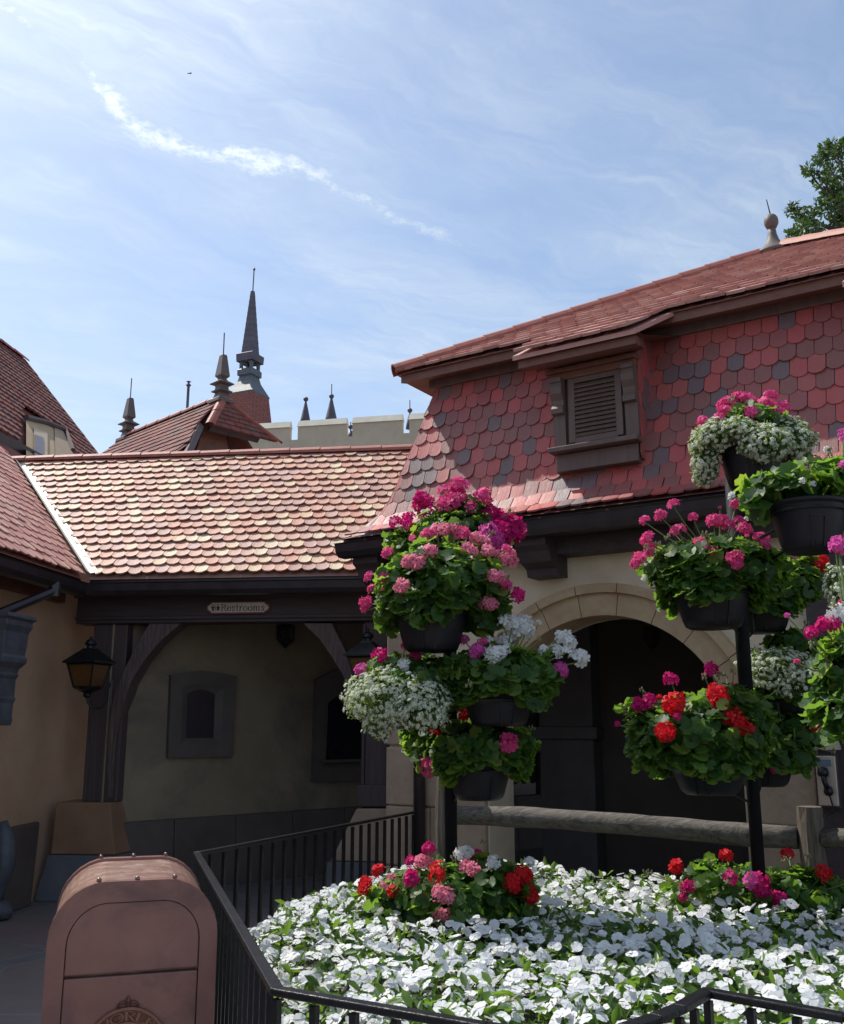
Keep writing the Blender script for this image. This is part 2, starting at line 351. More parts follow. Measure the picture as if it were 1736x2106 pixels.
# ------------------------------------------------------------------ tiles
def tiles(mb, S, tlo, thi, nrow, expo, wid, y0=0.0, lift=.020, th=.013, jit=.003, rnd=None, arc=.32, cut=None, tspan=None, skip=None, rimk=.55):
    """rows of round-ended shingles on the surface S(t, y) -> (point, normal). tlo/thi: functions of y limiting t."""
    ncol = 4; L = expo*1.75
    tmin, tmax = tspan
    for r in range(nrow):
        yb = y0+r*expo; k0 = (r % 2)*.5*wid + rng.uniform(-.01, .01)
        n = int((tmax-tmin)/wid)+2
        for i in range(n):
            tc = tmin+k0+i*wid-.5*wid
            lo, hi = tlo(yb+expo*.5), thi(yb+expo*.5)
            if tc+wid*.5 < lo+.01 or tc-wid*.5 > hi-.01: continue
            if skip and skip(tc, yb): continue
            rr = rng.random() if rnd is None else rnd(tc, yb)
            w2 = wid*.5*rng.uniform(.935, .965); dy = rng.normal(0, jit); dl = rng.normal(0, jit*.6); skew = rng.normal(0, jit)
            xs = np.linspace(-1, 1, ncol+1); top = []; bot = []; low = []; ut = []; ub = []
            for x in xs:
                ya = yb+dy+arc*expo*(1-math.sqrt(max(0, 1-(x*.98)**2))) + skew*x
                for lst, ul_, yy, hh in ((bot, ub, ya, lift+th+dl), (top, ut, yb+L, .004+th)):
                    tt = min(max(tc+x*w2, tlo(max(yy, y0))), thi(max(yy, y0)))
                    p, nn = S(tt, yy); lst.append(p+nn*hh); ul_.append((tc+x*w2, yy))
                    if lst is bot: low.append(p+nn*(hh-th-lift*rimk))
            vs = bot+top+low; us = ub+ut+ub; a = ncol+1
            fs = [(j, j+1, a+j+1, a+j) for j in range(ncol)]+[(2*a+j, 2*a+j+1, j+1, j) for j in range(ncol)]
            fs += [(0, a, 2*a), (ncol, 2*a+ncol, a+ncol)]
            mb.add(vs, fs, float(rr), us)

def plane_S(f, slope_deg, axis_out, o0, z0):
    c, s = math.cos(math.radians(slope_deg)), math.sin(math.radians(slope_deg)); nrm = axis_out*s+UP*c
    return lambda t, y: (f(t, o0-y*c, z0+y*s), nrm)

def ridge_caps(mb, A, B, seg, w, h, side):
    """overlapping half-round caps from A to B; side = horizontal unit vector across the ridge"""
    A, B = np.array(A), np.array(B); L = np.linalg.norm(B-A); d = (B-A)/L; n = max(1, int(L/seg)); side = unit(side); u = unit(np.cross(side, d)); u = u if u[2] > 0 else -u
    for i in range(n):
        a = A+d*(L*i/n)-d*.02; b = A+d*(L*(i+1)/n)+d*.015; r0 = rng.random()
        prof = [(math.cos(x), math.sin(x)) for x in np.linspace(-.15, math.pi+.15, 8)]
        k0, k1 = 1.0, .9
        vs = [a+side*w*k0*p[0]+u*h*k0*p[1] for p in prof]+[b+side*w*k1*p[0]+u*h*k1*p[1] for p in prof]
        m = len(prof); vs += [a+side*w*.8*p[0]+u*h*.8*p[1] for p in prof]
        mb.add(vs, [(j, j+1, m+j+1, m+j) for j in range(m-1)]+[(j, 2*m+j, 2*m+j+1, j+1) for j in range(m-1)], r0)

GUT = [(0, -.115), (-.02, -.118), (.075, -.115), (.115, -.075), (.13, -.01), (.145, 0), (.118, .004), (.112, -.012), (.095, -.055), (.06, -.085), (0, -.09)]
def gutter(mb, A, B, outd): mb.prism([(-x+.0, z) for x, z in GUT], A, B, -np.array(outd), UP)

# ================================================================== restroom wing (middle)
rw = thing('restroom_building', RP(1.7, -.6, 0), 'low timber porch building with pale scalloped tile roof between the two stucco buildings', 'building')
SLM = 42.0; EZ = 3.06; EO = .40
Sm = plane_S(RP, SLM, -LD, EO, EZ); cm = math.cos(math.radians(SLM)); smn = math.sin(math.radians(SLM))
vs_lo = lambda y: .53-y*cm
vs_hi = lambda y: 3.62+y*cm*.6
YR = 2.62
mb = MB()
tiles(mb, Sm, vs_lo, vs_hi, 18, .145, .134, tspan=(-1.7, 5.2), lift=.040, th=.012, arc=.30, rimk=.04, jit=.0055)
mb.add([RP(.47, EO, EZ-.02), RP(3.6, EO, EZ-.02), RP(5.0, EO-YR*cm, EZ+YR*smn-.02), RP(.47-YR*cm, EO-YR*cm, EZ+YR*smn-.02)], [(0, 1, 2, 3)], .45)
k = YR*cm
mb.add([RP(-1.6, EO-k, EZ+YR*smn-.03), RP(5.0, EO-k, EZ+YR*smn-.03), RP(5.0, EO-k-2.2, EZ+YR*smn-2.0), RP(-1.6, EO-k-2.2, EZ+YR*smn-2.0)], [(0, 1, 2, 3)], .45)
mb.build('roof', MT['tile_tan'], rw)
mb = MB(); rz = EZ+YR*smn+.015
ridge_caps(mb, RP(4.9, EO-k, rz), RP(-1.75, EO-k, rz), .36, .10, .075, LD)
mb.build('ridge_cap', MT['cap'], rw)
mb = MB(); gutter(mb, RP(.44, .33, 3.0), RP(3.28, .33, 3.0), -LD)
mb.box(RP(1.95, .36, 3.035), (3.0, .02, .06), (RD, LD, UP))
for s_ in (.9, 1.5, 2.1, 2.7): mb.box(RP(s_, .38, 3.0), (.025, .16, .012), (RD, LD, UP))
mb.build('gutter', MT['gutter'], rw)
mb = MB()
mb.box(RP(1.72, -.13, 2.80), (3.12, .26, .30), (RD, LD, UP)); mb.box(RP(1.72, .012, 2.70), (3.12, .03, .035), (RD, LD, UP)); mb.box(RP(1.72, .018, 2.925), (3.16, .06, .03), (RD, LD, UP))
mb.build('beam', MT['wood_beam'], rw, bevel=.006)
mb = MB(); mb.box(RP(1.72, .155, 2.965), (3.2, .36, .03), (RD, LD, UP)); mb.build('soffit', MT['wood_beam'], rw)
# posts
sL0, sL1 = rest(168, 1648, -.06)[0], rest(240, 1648, -.06)[0]
sR0, sR1 = rest(738, 1663, -.02)[0], rest(800, 1663, -.02)[0]
def post(s0, s1, zb, o, dep): m = MB(); m.box(RP((s0+s1)/2, o-dep/2, (zb+2.65)/2), (s1-s0, dep, 2.65-zb), (RD, LD, UP)); return m
post(sL0, sL1, .9, -.06, .24).build('post', MT['wood_dark'], rw, bevel=.012)
m = post(sR0+.025, sR1-.01, .9, -.06, .24); m.box(RP((sR0+sR1)/2, -.15, .98), (sR1-sR0+.02, .28, .2), (RD, LD, UP))
m.box(RP(sR0+.03, -.05, 1.85), (.035, .03, 1.55), (RD, LD, UP)); m.box(RP(sR1-.03, -.05, 1.85), (.035, .03, 1.55), (RD, LD, UP))
m.build('post', MT['wood_dark'], rw, bevel=.01)
# curved braces: outer and inner edge traced on the beam plane
def brace(outer, inner, o0, dep):
    m = MB(); a = [rest(u, v, o0) for u, v in outer]; b = [rest(u, v, o0) for u, v in inner]; n = len(a)
    for i in range(n-1):
        q_ = [a[i], a[i+1], b[i+1], b[i]]
        m.hexa([RP(s, o0, z) for s, z in q_], [RP(s, o0-dep, z) for s, z in q_])
    return m
brace([(308, 1282), (282, 1325), (258, 1372), (238, 1420), (226, 1475), (222, 1530), (222, 1590), (222, 1640)],
      [(372, 1282), (330, 1318), (296, 1358), (268, 1405), (250, 1462), (238, 1525), (234, 1590), (232, 1640)], -.03, .22).build('brace', MT['wood_brace'], rw)
brace([(682, 1282), (700, 1318), (717, 1352), (733, 1388), (745, 1425), (752, 1470)],
      [(624, 1282), (658, 1315), (682, 1350), (704, 1386), (722, 1425), (734, 1475)], -.03, .22).build('brace', MT['wood_brace'], rw)
# pedestals
def frustum(m, top, bot, zt, zb, rnd=.5): m.hexa([RP(s, o, zb) for s, o in bot], [RP(s, o, zt) for s, o in top], rnd)
s0, s1 = rest(116, 1651, .03)[0], rest(226, 1651, .03)[0]; b0, b1 = rest(104, 1756, .06)[0], rest(236, 1756, .06)[0]
m = MB(); frustum(m, [(s0, .03), (s1, .03), (s1+.05, -.42), (s0, -.42)], [(b0, .06), (b1, .06), (b1+.10, -.55), (b0, -.55)], .9, .42)
m.build('pedestal', MT['stone_brown'], rw, bevel=.012)
m = MB(); frustum(m, [(b0-.02, .08), (b1+.01, .08), (b1+.14, -.57), (b0-.02, -.57)], [(b0-.1, .14), (b1+.06, .14), (b1+.2, -.6), (b0-.1, -.6)], .415, 0.0)
m.build('plinth', MT['stone_blue'], rw, bevel=.012)
s0, s1 = rest(733, 1663, .03)[0], rest(805, 1663, .03)[0]; b0, b1 = rest(682, 1770, .06)[0], s1
m = MB(); frustum(m, [(s0, .03), (s1, .03), (s1, -.4), (s0, -.4)], [(b0, .10), (b1+.02, .10), (b1+.02, -.5), (b0, -.5)], .865, .40)
m.build('pedestal', MT['stone'], rw, bevel=.012)
m = MB(); frustum(m, [(b0-.03, .12), (b1+.02, .12), (b1+.02, -.5), (b0-.03, -.5)], [(b0-.08, .16), (b1+.02, .16), (b1+.02, -.5), (b0-.08, -.5)], .395, 0.0)
m.build('plinth', MT['stone_blue'], rw, bevel=.012)
# back wall of the passage (runs away to the right)
BA = math.radians(49.1); BD = np.array([math.sin(BA), math.cos(BA), 0]); BN = np.array([math.cos(BA), -math.sin(BA), 0])
B0 = atz(285, 1690, .69)
def BP(q_, o, z): p = B0+BD*q_+BN*o; return np.array([p[0], p[1], z])
def back(u, v, o=0): d = onplane(u, v, B0+BN*o, BN)-B0; return d@BD, d[2]+B0[2]
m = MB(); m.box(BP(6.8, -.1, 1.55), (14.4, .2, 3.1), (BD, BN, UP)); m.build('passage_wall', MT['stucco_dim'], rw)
m = MB()
for i in range(12): m.hexa([BP(-.35+i*.72+.004, .10, 0), BP(-.35+(i+1)*.72-.004, .10, 0), BP(-.35+(i+1)*.72-.004, 0, 0), BP(-.35+i*.72+.004, 0, 0)], [BP(-.35+i*.72+.004, .05, .69), BP(-.35+(i+1)*.72-.004, .05, .69), BP(-.35+(i+1)*.72-.004, 0, .70), BP(-.35+i*.72+.004, 0, .70)])
m.build('dado', MT['dado'], rw, bevel=.006)
def niche(outer, inner, sill, pane_mat):
    """splayed plaster surround with a cambered head round a small dark opening"""
    f = MB(); O = [back(u, v, .05) for u, v in outer]; I = [back(u, v, .03) for u, v in inner]; n = len(O)
    for i in range(n):
        j = (i+1) % n
        mi_ = [(.35*O[x][0]+.65*I[x][0], .35*O[x][1]+.65*I[x][1]) for x in (i, j)]
        f.add([BP(*O[i][:1], .0, O[i][1]), BP(O[j][0], .0, O[j][1]), BP(O[j][0], .06, O[j][1]), BP(O[i][0], .06, O[i][1])], [(0, 1, 2, 3)])
        f.add([BP(O[i][0], .06, O[i][1]), BP(O[j][0], .06, O[j][1]), BP(mi_[1][0], .05, mi_[1][1]), BP(mi_[0][0], .05, mi_[0][1])], [(0, 1, 2, 3)])
        f.add([BP(mi_[0][0], .05, mi_[0][1]), BP(mi_[1][0], .05, mi_[1][1]), BP(I[j][0], .012, I[j][1]), BP(I[i][0], .012, I[i][1])], [(0, 1, 2, 3)])
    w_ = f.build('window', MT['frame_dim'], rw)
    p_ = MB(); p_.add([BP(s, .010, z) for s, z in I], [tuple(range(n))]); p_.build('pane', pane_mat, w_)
    if sill:
        q0, q1 = back(*sill[0], .08), back(*sill[1], .08); s_ = MB(); s_.box(BP((q0[0]+q1[0])/2, .06, q0[1]), (q1[0]-q0[0], .1, .03), (BD, BN, UP)); s_.build('sill', MT['frame_dim'], w_)
niche([(352, 1388), (378, 1384), (415, 1379), (455, 1384), (486, 1391), (477, 1556), (345, 1558)],
      [(387, 1427), (398, 1421), (414, 1418), (430, 1421), (444, 1427), (441, 1518), (384, 1518)], None, M_flat('dark_panel', (.03, .02, .026), .5))
niche([(650, 1398), (690, 1378), (735, 1366), (785, 1372), (830, 1392), (830, 1604), (644, 1608)],
      [(677, 1445), (695, 1432), (728, 1424), (765, 1430), (795, 1445), (795, 1562), (672, 1567)], ((662, 1566), (800, 1562)), MT['glass_dark'])
niche([(1000, 1390), (1060, 1384), (1116, 1390), (1116, 1690), (1000, 1690)], [(1012, 1440), (1060, 1436), (1106, 1440), (1106, 1678), (1012, 1678)], None, MT['glass_dark'])
# scalloped curtain edge behind the third window
m = MB(); zc = back(1060, 1604, .02)[1]; zt = back(1060, 1445, .02)[1]; q0 = back(1012, 1604, .02)[0]; q1 = back(1106, 1604, .02)[0]
for i in range(5):
    a, b = q0+(q1-q0)*i/5, q0+(q1-q0)*(i+1)/5; P = [BP(a, .02, zt), BP(b, .02, zt)]+[BP(b+(a-b)*k_/6, .02, zc-.06*math.sin(math.pi*k_/6)) for k_ in range(7)]; m.add(P, [tuple(range(len(P)))])
m.build('valance', M_flat('dark_cloth', (.02, .02, .026), .9), rw)
m = MB()
cp = [WP(-9, -.1, 3.02), RP(-.2, .1, 3.02), RP(3.5, .0, 3.02), FP(0, -.3, 3.02), FP(9, -.3, 3.02), FP(9, -9, 3.02), BP(13, -.3, 3.02), BP(-2, -.3, 3.02)]
m.add(cp, [tuple(range(8))]); m.build('ceiling', MT['wood_beam'], rw)

# ================================================================== left wing
lw = thing('left_building', WP(-3, -1.5, 0), 'ochre stucco building at the left edge with pink tiled roof and a grey valley strip', 'building')
m = MB(); m.box(WP(-5, -.15, 1.5), (12, .3, 3.0), (LD, RD, UP)); m.build('wall', MT['stucco_orange'], lw)
m = MB()
zt_ = .69; dd = [(-11, 0), (-.42, 0)]
m.hexa([WP(-11, .10, 0), WP(-.34, .10, 0), WP(-.34, 0, 0), WP(-11, 0, 0)], [WP(-11, .035, .66), WP(-.16, .035, .72), WP(-.16, 0, .74), WP(-11, 0, .69)])
m.build('dado', MT['dado'], lw, bevel=.015)
Sl = plane_S(WP, SLM, RD, EO+.04, EZ)
a_hi = lambda y: min(1.5, -.49+y*cm)
mb = MB(); tiles(mb, Sl, lambda y: -8.0, a_hi, 23, .145, .134, tspan=(-8, 2), lift=.020, th=.012, arc=.30, rimk=.1, jit=.005)
YL = 3.3; mb.add([WP(-9, EO, EZ-.02), WP(-.43, EO, EZ-.02), WP(1.5, EO-1.93, EZ+1.93/cm*smn-.02), WP(1.5, EO-YL*cm, EZ+YL*smn-.02), WP(-9, EO-YL*cm, EZ+YL*smn-.02)], [(0, 1, 2, 3, 4)], .2)
mb.build('roof', MT['tile_pink'], lw)
mb = MB(); gutter(mb, WP(-9, .33, 3.0), WP(-.30, .33, 3.0), RD); mb.box(WP(-4.7, .36, 3.035), (8.6, .02, .06), (LD, RD, UP)); mb.build('gutter', MT['gutter'], lw)
mb = MB(); mb.box(WP(-4.6, .17, 2.965), (9.0, .36, .03), (LD, RD, UP)); mb.box(WP(-4.6, .04, 2.90), (9.0, .08, .1), (LD, RD, UP)); mb.build('soffit', MT['soffit'], lw)
# valley flashing, a folded strip of sheet metal with lapped joints
mb = MB(); n = 9
for i in range(n):
    y0, y1 = YR*i/n-.02, YR*(i+1)/n+.03
    for sgn in (0, 1):
        def vp(y, off):
            c_ = RP(.455-y*cm, EO-y*cm, EZ+y*smn+.040+.002*(n-i))
            return c_+((RD*off+UP*0.012*off/.1) if sgn == 0 else (LD*(-off)+UP*.012*off/.1))
        mb.add([vp(y0, 0), vp(y0, .085), vp(y1, .085), vp(y1, 0)], [(0, 1, 2, 3)], i/n)
mb.build('valley_flashing', MT['flash'], lw)

# downspout with ornate conductor head
ds = thing('downspout', WP(-1.55, .15, 0), 'grey lead downspout with flared conductor head on the ochre wall at the left edge', 'downspout')
ac = -1.52
def hw(u, v): d = onplane(u, v, WP(ac, 0, 0), LD)-WP(ac, 0, 0); return d@RD, d[2]
prof = []; cu = -6
mb = MB()
lv = [(66, 1263), (69, 1272), (60, 1276), (60, 1287), (52, 1300), (48, 1330), (44, 1347), (49, 1352), (47, 1362), (34, 1374), (30, 1383), (33, 1388), (27, 1396), (24, 1432), (27, 1436), (22, 1446), (19, 1472), (20, 1480), (17, 1492)]
c0 = WP(ac, .17, 0)
for i, (u, v) in enumerate(lv):
    o, z = hw(u, v); prof.append((max(.05, (o-.17)*1.05), z))
mb.lathe(prof[::-1], (c0[0], c0[1], 0), 4, A6*-1+math.pi/4)
ohd = mb.build('conductor_head', MT['lead_dark'], ds, bevel=.008)
mb = MB(); zt1 = prof[-1][1]+.02; mb.tube([(c0[0], c0[1], zt1), (c0[0], c0[1], .72)], .062, 10); mb.tube([c0+UP*1.6, c0+UP*1.64], .075, 10); mb.build('pipe', MT['lead_dark'], ds, smooth=False)
mb = MB(); g0 = WP(-1.0, .41, 2.93); mb.tube([g0, g0-UP*.13], .055, 6)
mb.tube([g0-UP*.08, np.array([c0[0], c0[1], prof[0][1]+.0]), np.array([c0[0], c0[1], prof[0][1]-.06])], .045, 8); mb.build('outlet_pipe', MT['gutter'], ds)
bt = atz(-4, 1886, 0.02); mb = MB(); mb.tube([(bt[0]-.05, bt[1], .80), (bt[0]+.02, bt[1]-.02, .62), (bt[0]+.04, bt[1]-.04, .45), (bt[0]-.02, bt[1]-.03, .25), (bt[0]-.03, bt[1]-.02, .12)], [.06, .085, .085, .07, .06], 10)
mb.lathe([(.04, .0), (.11, .02), (.125, .08), (.09, .14), (.05, .16)], (bt[0]+.01, bt[1]-.03, 0), 12); mb.build('boot', MT['lead_dark'], ds, smooth=True)

# ================================================================== right building with mansard
rb = thing('mansard_building', FP(2.5, -1, 0), 'cream stucco building with red scalloped mansard roof, louvred dormer and stone arch', 'building')
PROF = [(.50, 3.245), (.39, 3.29), (.29, 3.385), (.215, 3.52), (.165, 3.68), (.125, 3.82), (-.13, 4.74), (-.165, 4.87)]
PL = [0.0]
for i in range(1, len(PROF)): PL.append(PL[-1]+math.dist(PROF[i], PROF[i-1]))
def prof_at(y):
    y = min(max(y, 0), PL[-1]-1e-6); i = max(j for j in range(len(PL)) if PL[j] <= y); i = min(i, len(PROF)-2); f = (y-PL[i])/(PL[i+1]-PL[i])
    a, b = PROF[i], PROF[i+1]; return a[0]+(b[0]-a[0])*f, a[1]+(b[1]-a[1])*f
def Sf(t, y):
    o, z = prof_at(y); o1, z1 = prof_at(y-.05); o2, z2 = prof_at(y+.05); d = unit([o2-o1, z2-z1]); return FP(t, o, z), FN*d[1]-UP*d[0]
T0 = .30
hip_lo = lambda y: T0-prof_at(y)[0]
mb = MB(); tiles(mb, Sf, hip_lo, lambda y: 6.0, 12, .146, .126, tspan=(-.3, 6.0), lift=.022, th=.011, arc=.25, jit=.0055, rimk=.1)
for i in range(len(PROF)-1):
    a, b = PROF[i], PROF[i+1]
    mb.add([FP(T0-a[0], a[0], a[1]-.01), FP(6, a[0], a[1]-.01), FP(6, b[0], b[1]-.01), FP(T0-b[0], b[0], b[1]-.01)], [(0, 1, 2, 3)], .6)
    mb.add([FP(T0-a[0], a[0], a[1]-.01), FP(T0-b[0], b[0], b[1]-.01), FP(T0-b[0], -6, b[1]-.01), FP(T0-a[0], -6, a[1]-.01)], [(0, 1, 2, 3)], .6)
mb.build('mansard_roof', MT['tile_red'], rb)
# upper roof
UO, UZ, UK = .16, 4.80, 30.3; cu_, su_ = math.cos(math.radians(UK)), math.sin(math.radians(UK))
Su = plane_S(FP, UK, FN, UO, UZ); TF = T0+2.66
uhip = lambda y: T0-(UO-y*cu_)
YU = (2.66+UO)/cu_
DT0, DT1 = 1.60, 2.70
mb = MB()
tiles(mb, Su, uhip, lambda y: 6.2, 17, .192, .15, tspan=(0, 6.2), lift=.034, th=.014, arc=.06, jit=.004, rimk=.3)
for yy in range(1, 4): tiles(mb, Su, lambda y: DT0+.02*(-y), lambda y: DT1-.10*(-y)/.4 if y < 0 else DT1, 1, .192, .15, y0=-yy*.192, tspan=(1.3, 3.0), lift=.034, th=.014, arc=.06, rimk=.3, jit=.004)
# left hip slope, seen from below along its edge
Sh = lambda t, y: (FP(T0-UO+y*cu_, -t, UZ+y*su_), -FD*su_+UP*cu_)
tiles(mb, Sh, lambda y: -UO+y*cu_, lambda y: 5.4-y*cu_, 8, .108, .15, tspan=(-.2, 4), lift=.03, th=.018, arc=.4)
zr = UZ+YU*su_
E0 = FP(T0-UO, UO, UZ-.012); E1 = FP(6.2, UO, UZ-.012); R0 = FP(TF, -2.66, zr-.012); R1 = FP(6.2, -2.66, zr-.012)
B0_ = FP(T0-UO, -5.5, UZ-.012); B1_ = FP(6.2, -5.5, UZ-.012)
mb.add([E0, E1, R1, R0], [(0, 1, 2, 3)], .3); mb.add([E0, R0, B0_], [(0, 1, 2)], .3); mb.add([R0, R1, B1_, B0_], [(0, 1, 2, 3)], .3)
de = .54
dr = [FP(DT0-.02, UO+de*cu_, UZ-de*su_), FP(DT1-.1, UO+de*cu_, UZ-de*su_), FP(DT1+.06, UO-.1*cu_, UZ+.1*su_), FP(DT0, UO-.1*cu_, UZ+.1*su_)]
mb.hexa([p-UP*.05 for p in dr], [p-UP*.012 for p in dr], .3)
D2 = 4.06
for yy in range(1, 4): tiles(mb, Su, lambda y: D2+.02*(-y), lambda y: D2+1.1, 1, .192, .15, y0=-yy*.192, tspan=(4.0, 5.3), lift=.034, th=.014, arc=.06, rimk=.3)
dr = [FP(D2-.02, UO+de*cu_, UZ-de*su_), FP(D2+1.0, UO+de*cu_, UZ-de*su_), FP(D2+1.16, UO-.1*cu_, UZ+.1*su_), FP(D2, UO-.1*cu_, UZ+.1*su_)]
mb.hexa([p-UP*.05 for p in dr], [p-UP*.012 for p in dr], .3)
mb.build('upper_roof', MT['tile_upper'], rb)
mb = MB(); ridge_caps(mb, FP(T0-UO, UO, UZ+.02), FP(TF-.12, -2.66+.12, zr-.055), .30, .085, .085, unit(FD-FN)*-1 if False else unit(np.cross(UP, FD-FN)))
mb.build('hip_cap', MT['cap'], rb, smooth=False)
rend = onplane(1790, 485, FP(0, UO, UZ), FN*su_+UP*cu_)
mb = MB(); ridge_caps(mb, FP(TF+.10, -2.60, zr+.01), rend+UP*.05, .26, .085, .085, FN); mb.build('ridge_cap', M_noise('salmon_cap_tile', (.33, .115, .08), (.42, .17, .12), 6, .6, .25, 40), rb)
# eaves, frieze and soffits
mb = MB()
mb.hexa([FP(T0-UO+.03, UO-.03, UZ-.085), FP(6, UO-.03, UZ-.085), FP(6, UO-.075, UZ-.085), FP(T0-UO+.03+.045, UO-.075, UZ-.085)], [FP(T0-UO+.03, UO-.03, UZ-.005), FP(6, UO-.03, UZ-.005), FP(6, UO-.075, UZ+.0), FP(T0-UO+.075, UO-.075, UZ)])
mb.add([FP(T0-UO+.03, UO-.05, UZ-.06), FP(6, UO-.05, UZ-.06), FP(6, -.16, UZ-.03), FP(T0+.16, -.16, UZ-.03)], [(0, 1, 2, 3)])
mb.add([FP(T0-UO+.03, UO-.05, UZ-.06), FP(T0+.16, -.16, UZ-.03), FP(T0+.16, -5, UZ-.03), FP(T0-UO+.03, -5, UZ-.06)], [(0, 1, 2, 3)])
mb.build('eave_soffit', MT['soffit'], rb)
mb = MB(); mb.box(FP(3.2, -.085, 4.735), (5.7, .05, .11), (FD, FN, UP)); mb.box(FP(3.2, -.06, 4.795), (5.75, .06, .03), (FD, FN, UP)); mb.build('frieze', MT['trim'], rb, bevel=.006)
# gutter, fascia, brackets
mb = MB(); gutter(mb, FP(-.24, .42, 3.19), FP(6, .42, 3.19), FN); mb.box(FP(2.88, .43, 3.205), (6.2, .03, .09), (FD, FN, UP))
for t_ in np.arange(.1, 5.5, .55): mb.box(FP(t_, .49, 3.19), (.025, .15, .012), (FD, FN, UP))
mb.build('gutter', MT['gutter'], rb)
mb = MB(); mb.box(FP(3.0, .21, 3.12), (6.3, .42, .04), (FD, FN, UP)); mb.box(FP(3.0, .10, 3.03), (6.2, .2, .14), (FD, FN, UP)); mb.build('eave_beam', MT['wood_beam'], rb, bevel=.006)
for t_, w_ in ((-.02, .26), (1.58, .27), (3.02, .27), (4.5, .27)):
    m = MB(); pf = [(0, 3.10), (.40, 3.10), (.40, 3.02), (.34, 2.98), (.30, 2.90), (.20, 2.86), (.18, 2.80), (0, 2.80)]
    m.hexa([FP(t_-w_/2, o, z) for o, z in pf], [FP(t_+w_/2, o, z) for o, z in pf]); m.build('bracket', MT['wood_beam'], rb)
# facade wall with arch
TA, RA, ZS = 1.985, 1.02, 1.47
TL, TR = TA-RA, TA+RA
mb = MB(); DP = .42
def arch_z(t): return ZS+math.sqrt(max(0, RA*RA-(t-TA)**2))
nA = 28; ts = [TA-RA*math.cos(math.pi*i/nA) for i in range(nA+1)]
ztop = 2.98
for side, a0, a1 in ((0, -.02, TL), (1, TR, 6.6)):
    mb.hexa([FP(a0, 0, 0), FP(a1, 0, 0), FP(a1, -DP, 0), FP(a0, -DP, 0)], [FP(a0, 0, ztop), FP(a1, 0, ztop), FP(a1, -DP, ztop), FP(a0, -DP, ztop)])
for i in range(nA):
    a, b = ts[i], ts[i+1]; za, zb = arch_z(a), arch_z(b)
    mb.add([FP(a, 0, za), FP(b, 0, zb), FP(b, 0, ztop), FP(a, 0, ztop), FP(a, -DP, za), FP(b, -DP, zb)], [(0, 1, 2, 3), (0, 4, 5, 1)])
mb.build('wall', MT['stucco_cream'], rb)
# voussoirs with a hood mould
mb = MB(); nv = 11; TH = .235
for i in range(nv):
    a0 = math.pi*i/nv+.003; a1 = math.pi*(i+1)/nv-.003; seg = 5; rv = rng.random()
    for o_a, o_b, r_a, r_b in ((-.30, .045, RA-.012, RA+TH*.72), (-.02, .085, RA+TH*.70, RA+TH)):
        bot = []; top = []
        for j in range(seg):
            x0 = a0+(a1-a0)*j/seg; x1 = a0+(a1-a0)*(j+1)/seg
            q_ = [(r_a, x0), (r_b, x0), (r_b, x1), (r_a, x1)]
            mb.hexa([FP(TA-r*math.cos(x), o_a, ZS+r*math.sin(x)) for r, x in q_], [FP(TA-r*math.cos(x), o_b+.004*rv, ZS+r*math.sin(x)) for r, x in q_], rv)
mb.build('arch_ring', MT['stone_arch'], rb)
# stone piers in courses
def pier(t0, t1, zb, zt, courses, o=.05, split=None):
    m = MB(); zs = np.linspace(zb, zt, courses+1)
    for i in range(courses):
        cols = [t0, t1] if split is None else [t0, split+(.06 if i % 2 else -.06), t1]
        for a, b in zip(cols[:-1], cols[1:]):
            m.box(FP((a+b)/2, o-.22+rng.uniform(-.004, .004), (zs[i]+zs[i+1])/2), (b-a-.008, .44, zs[i+1]-zs[i]-.010), (FD, FN, UP), rng.random())
    return m
pier(-.03, TL-.01, .0, ZS-.01, 3, .05, .36).build('stone_pier', MT['stone'], rb, bevel=.012)
pier(TR+.01, 3.50, .0, ZS-.01, 3, .05).build('stone_pier', MT['stone'], rb, bevel=.012)
m = MB(); zz_ = np.linspace(ZS, 2.62, 4)
for i in range(3): m.box(FP(.14, -.19, (zz_[i]+zz_[i+1])/2), (.34, .46, zz_[i+1]-zz_[i]-.01), (FD, FN, UP))
m.build('corner_stone', MT['stone'], rb, bevel=.012)
m = MB(); m.box(FP(5.1, .03, 1.45), (3.15, .06, 2.9), (FD, FN, UP)); m.build('timber_panel', MT['wood_beam'], rb)
# inside the arch: a return wall with a pilaster
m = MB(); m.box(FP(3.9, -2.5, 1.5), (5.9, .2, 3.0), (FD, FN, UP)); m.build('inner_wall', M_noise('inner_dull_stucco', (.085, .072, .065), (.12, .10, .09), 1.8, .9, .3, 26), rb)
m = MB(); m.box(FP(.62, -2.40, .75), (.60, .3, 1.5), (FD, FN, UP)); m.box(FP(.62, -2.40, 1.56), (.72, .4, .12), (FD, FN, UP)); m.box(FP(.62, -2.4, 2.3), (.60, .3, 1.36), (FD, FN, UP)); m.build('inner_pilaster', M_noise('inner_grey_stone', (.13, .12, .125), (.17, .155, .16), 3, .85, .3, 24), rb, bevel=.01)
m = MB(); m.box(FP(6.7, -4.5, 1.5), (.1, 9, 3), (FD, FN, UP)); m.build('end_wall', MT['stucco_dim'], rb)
# downspout pipe on the left pier
m = MB(); m.tube([FP(.36, .42, 3.1), FP(.36, .3, 2.9), FP(.36, .11, 2.7), FP(.36, .11, .28)], .05, 10); m.tube([FP(.36, .11, .36), FP(.36, .11, .26)], [.075, .085], 10); m.build('drainpipe', MT['gutter'], rb, smooth=True)

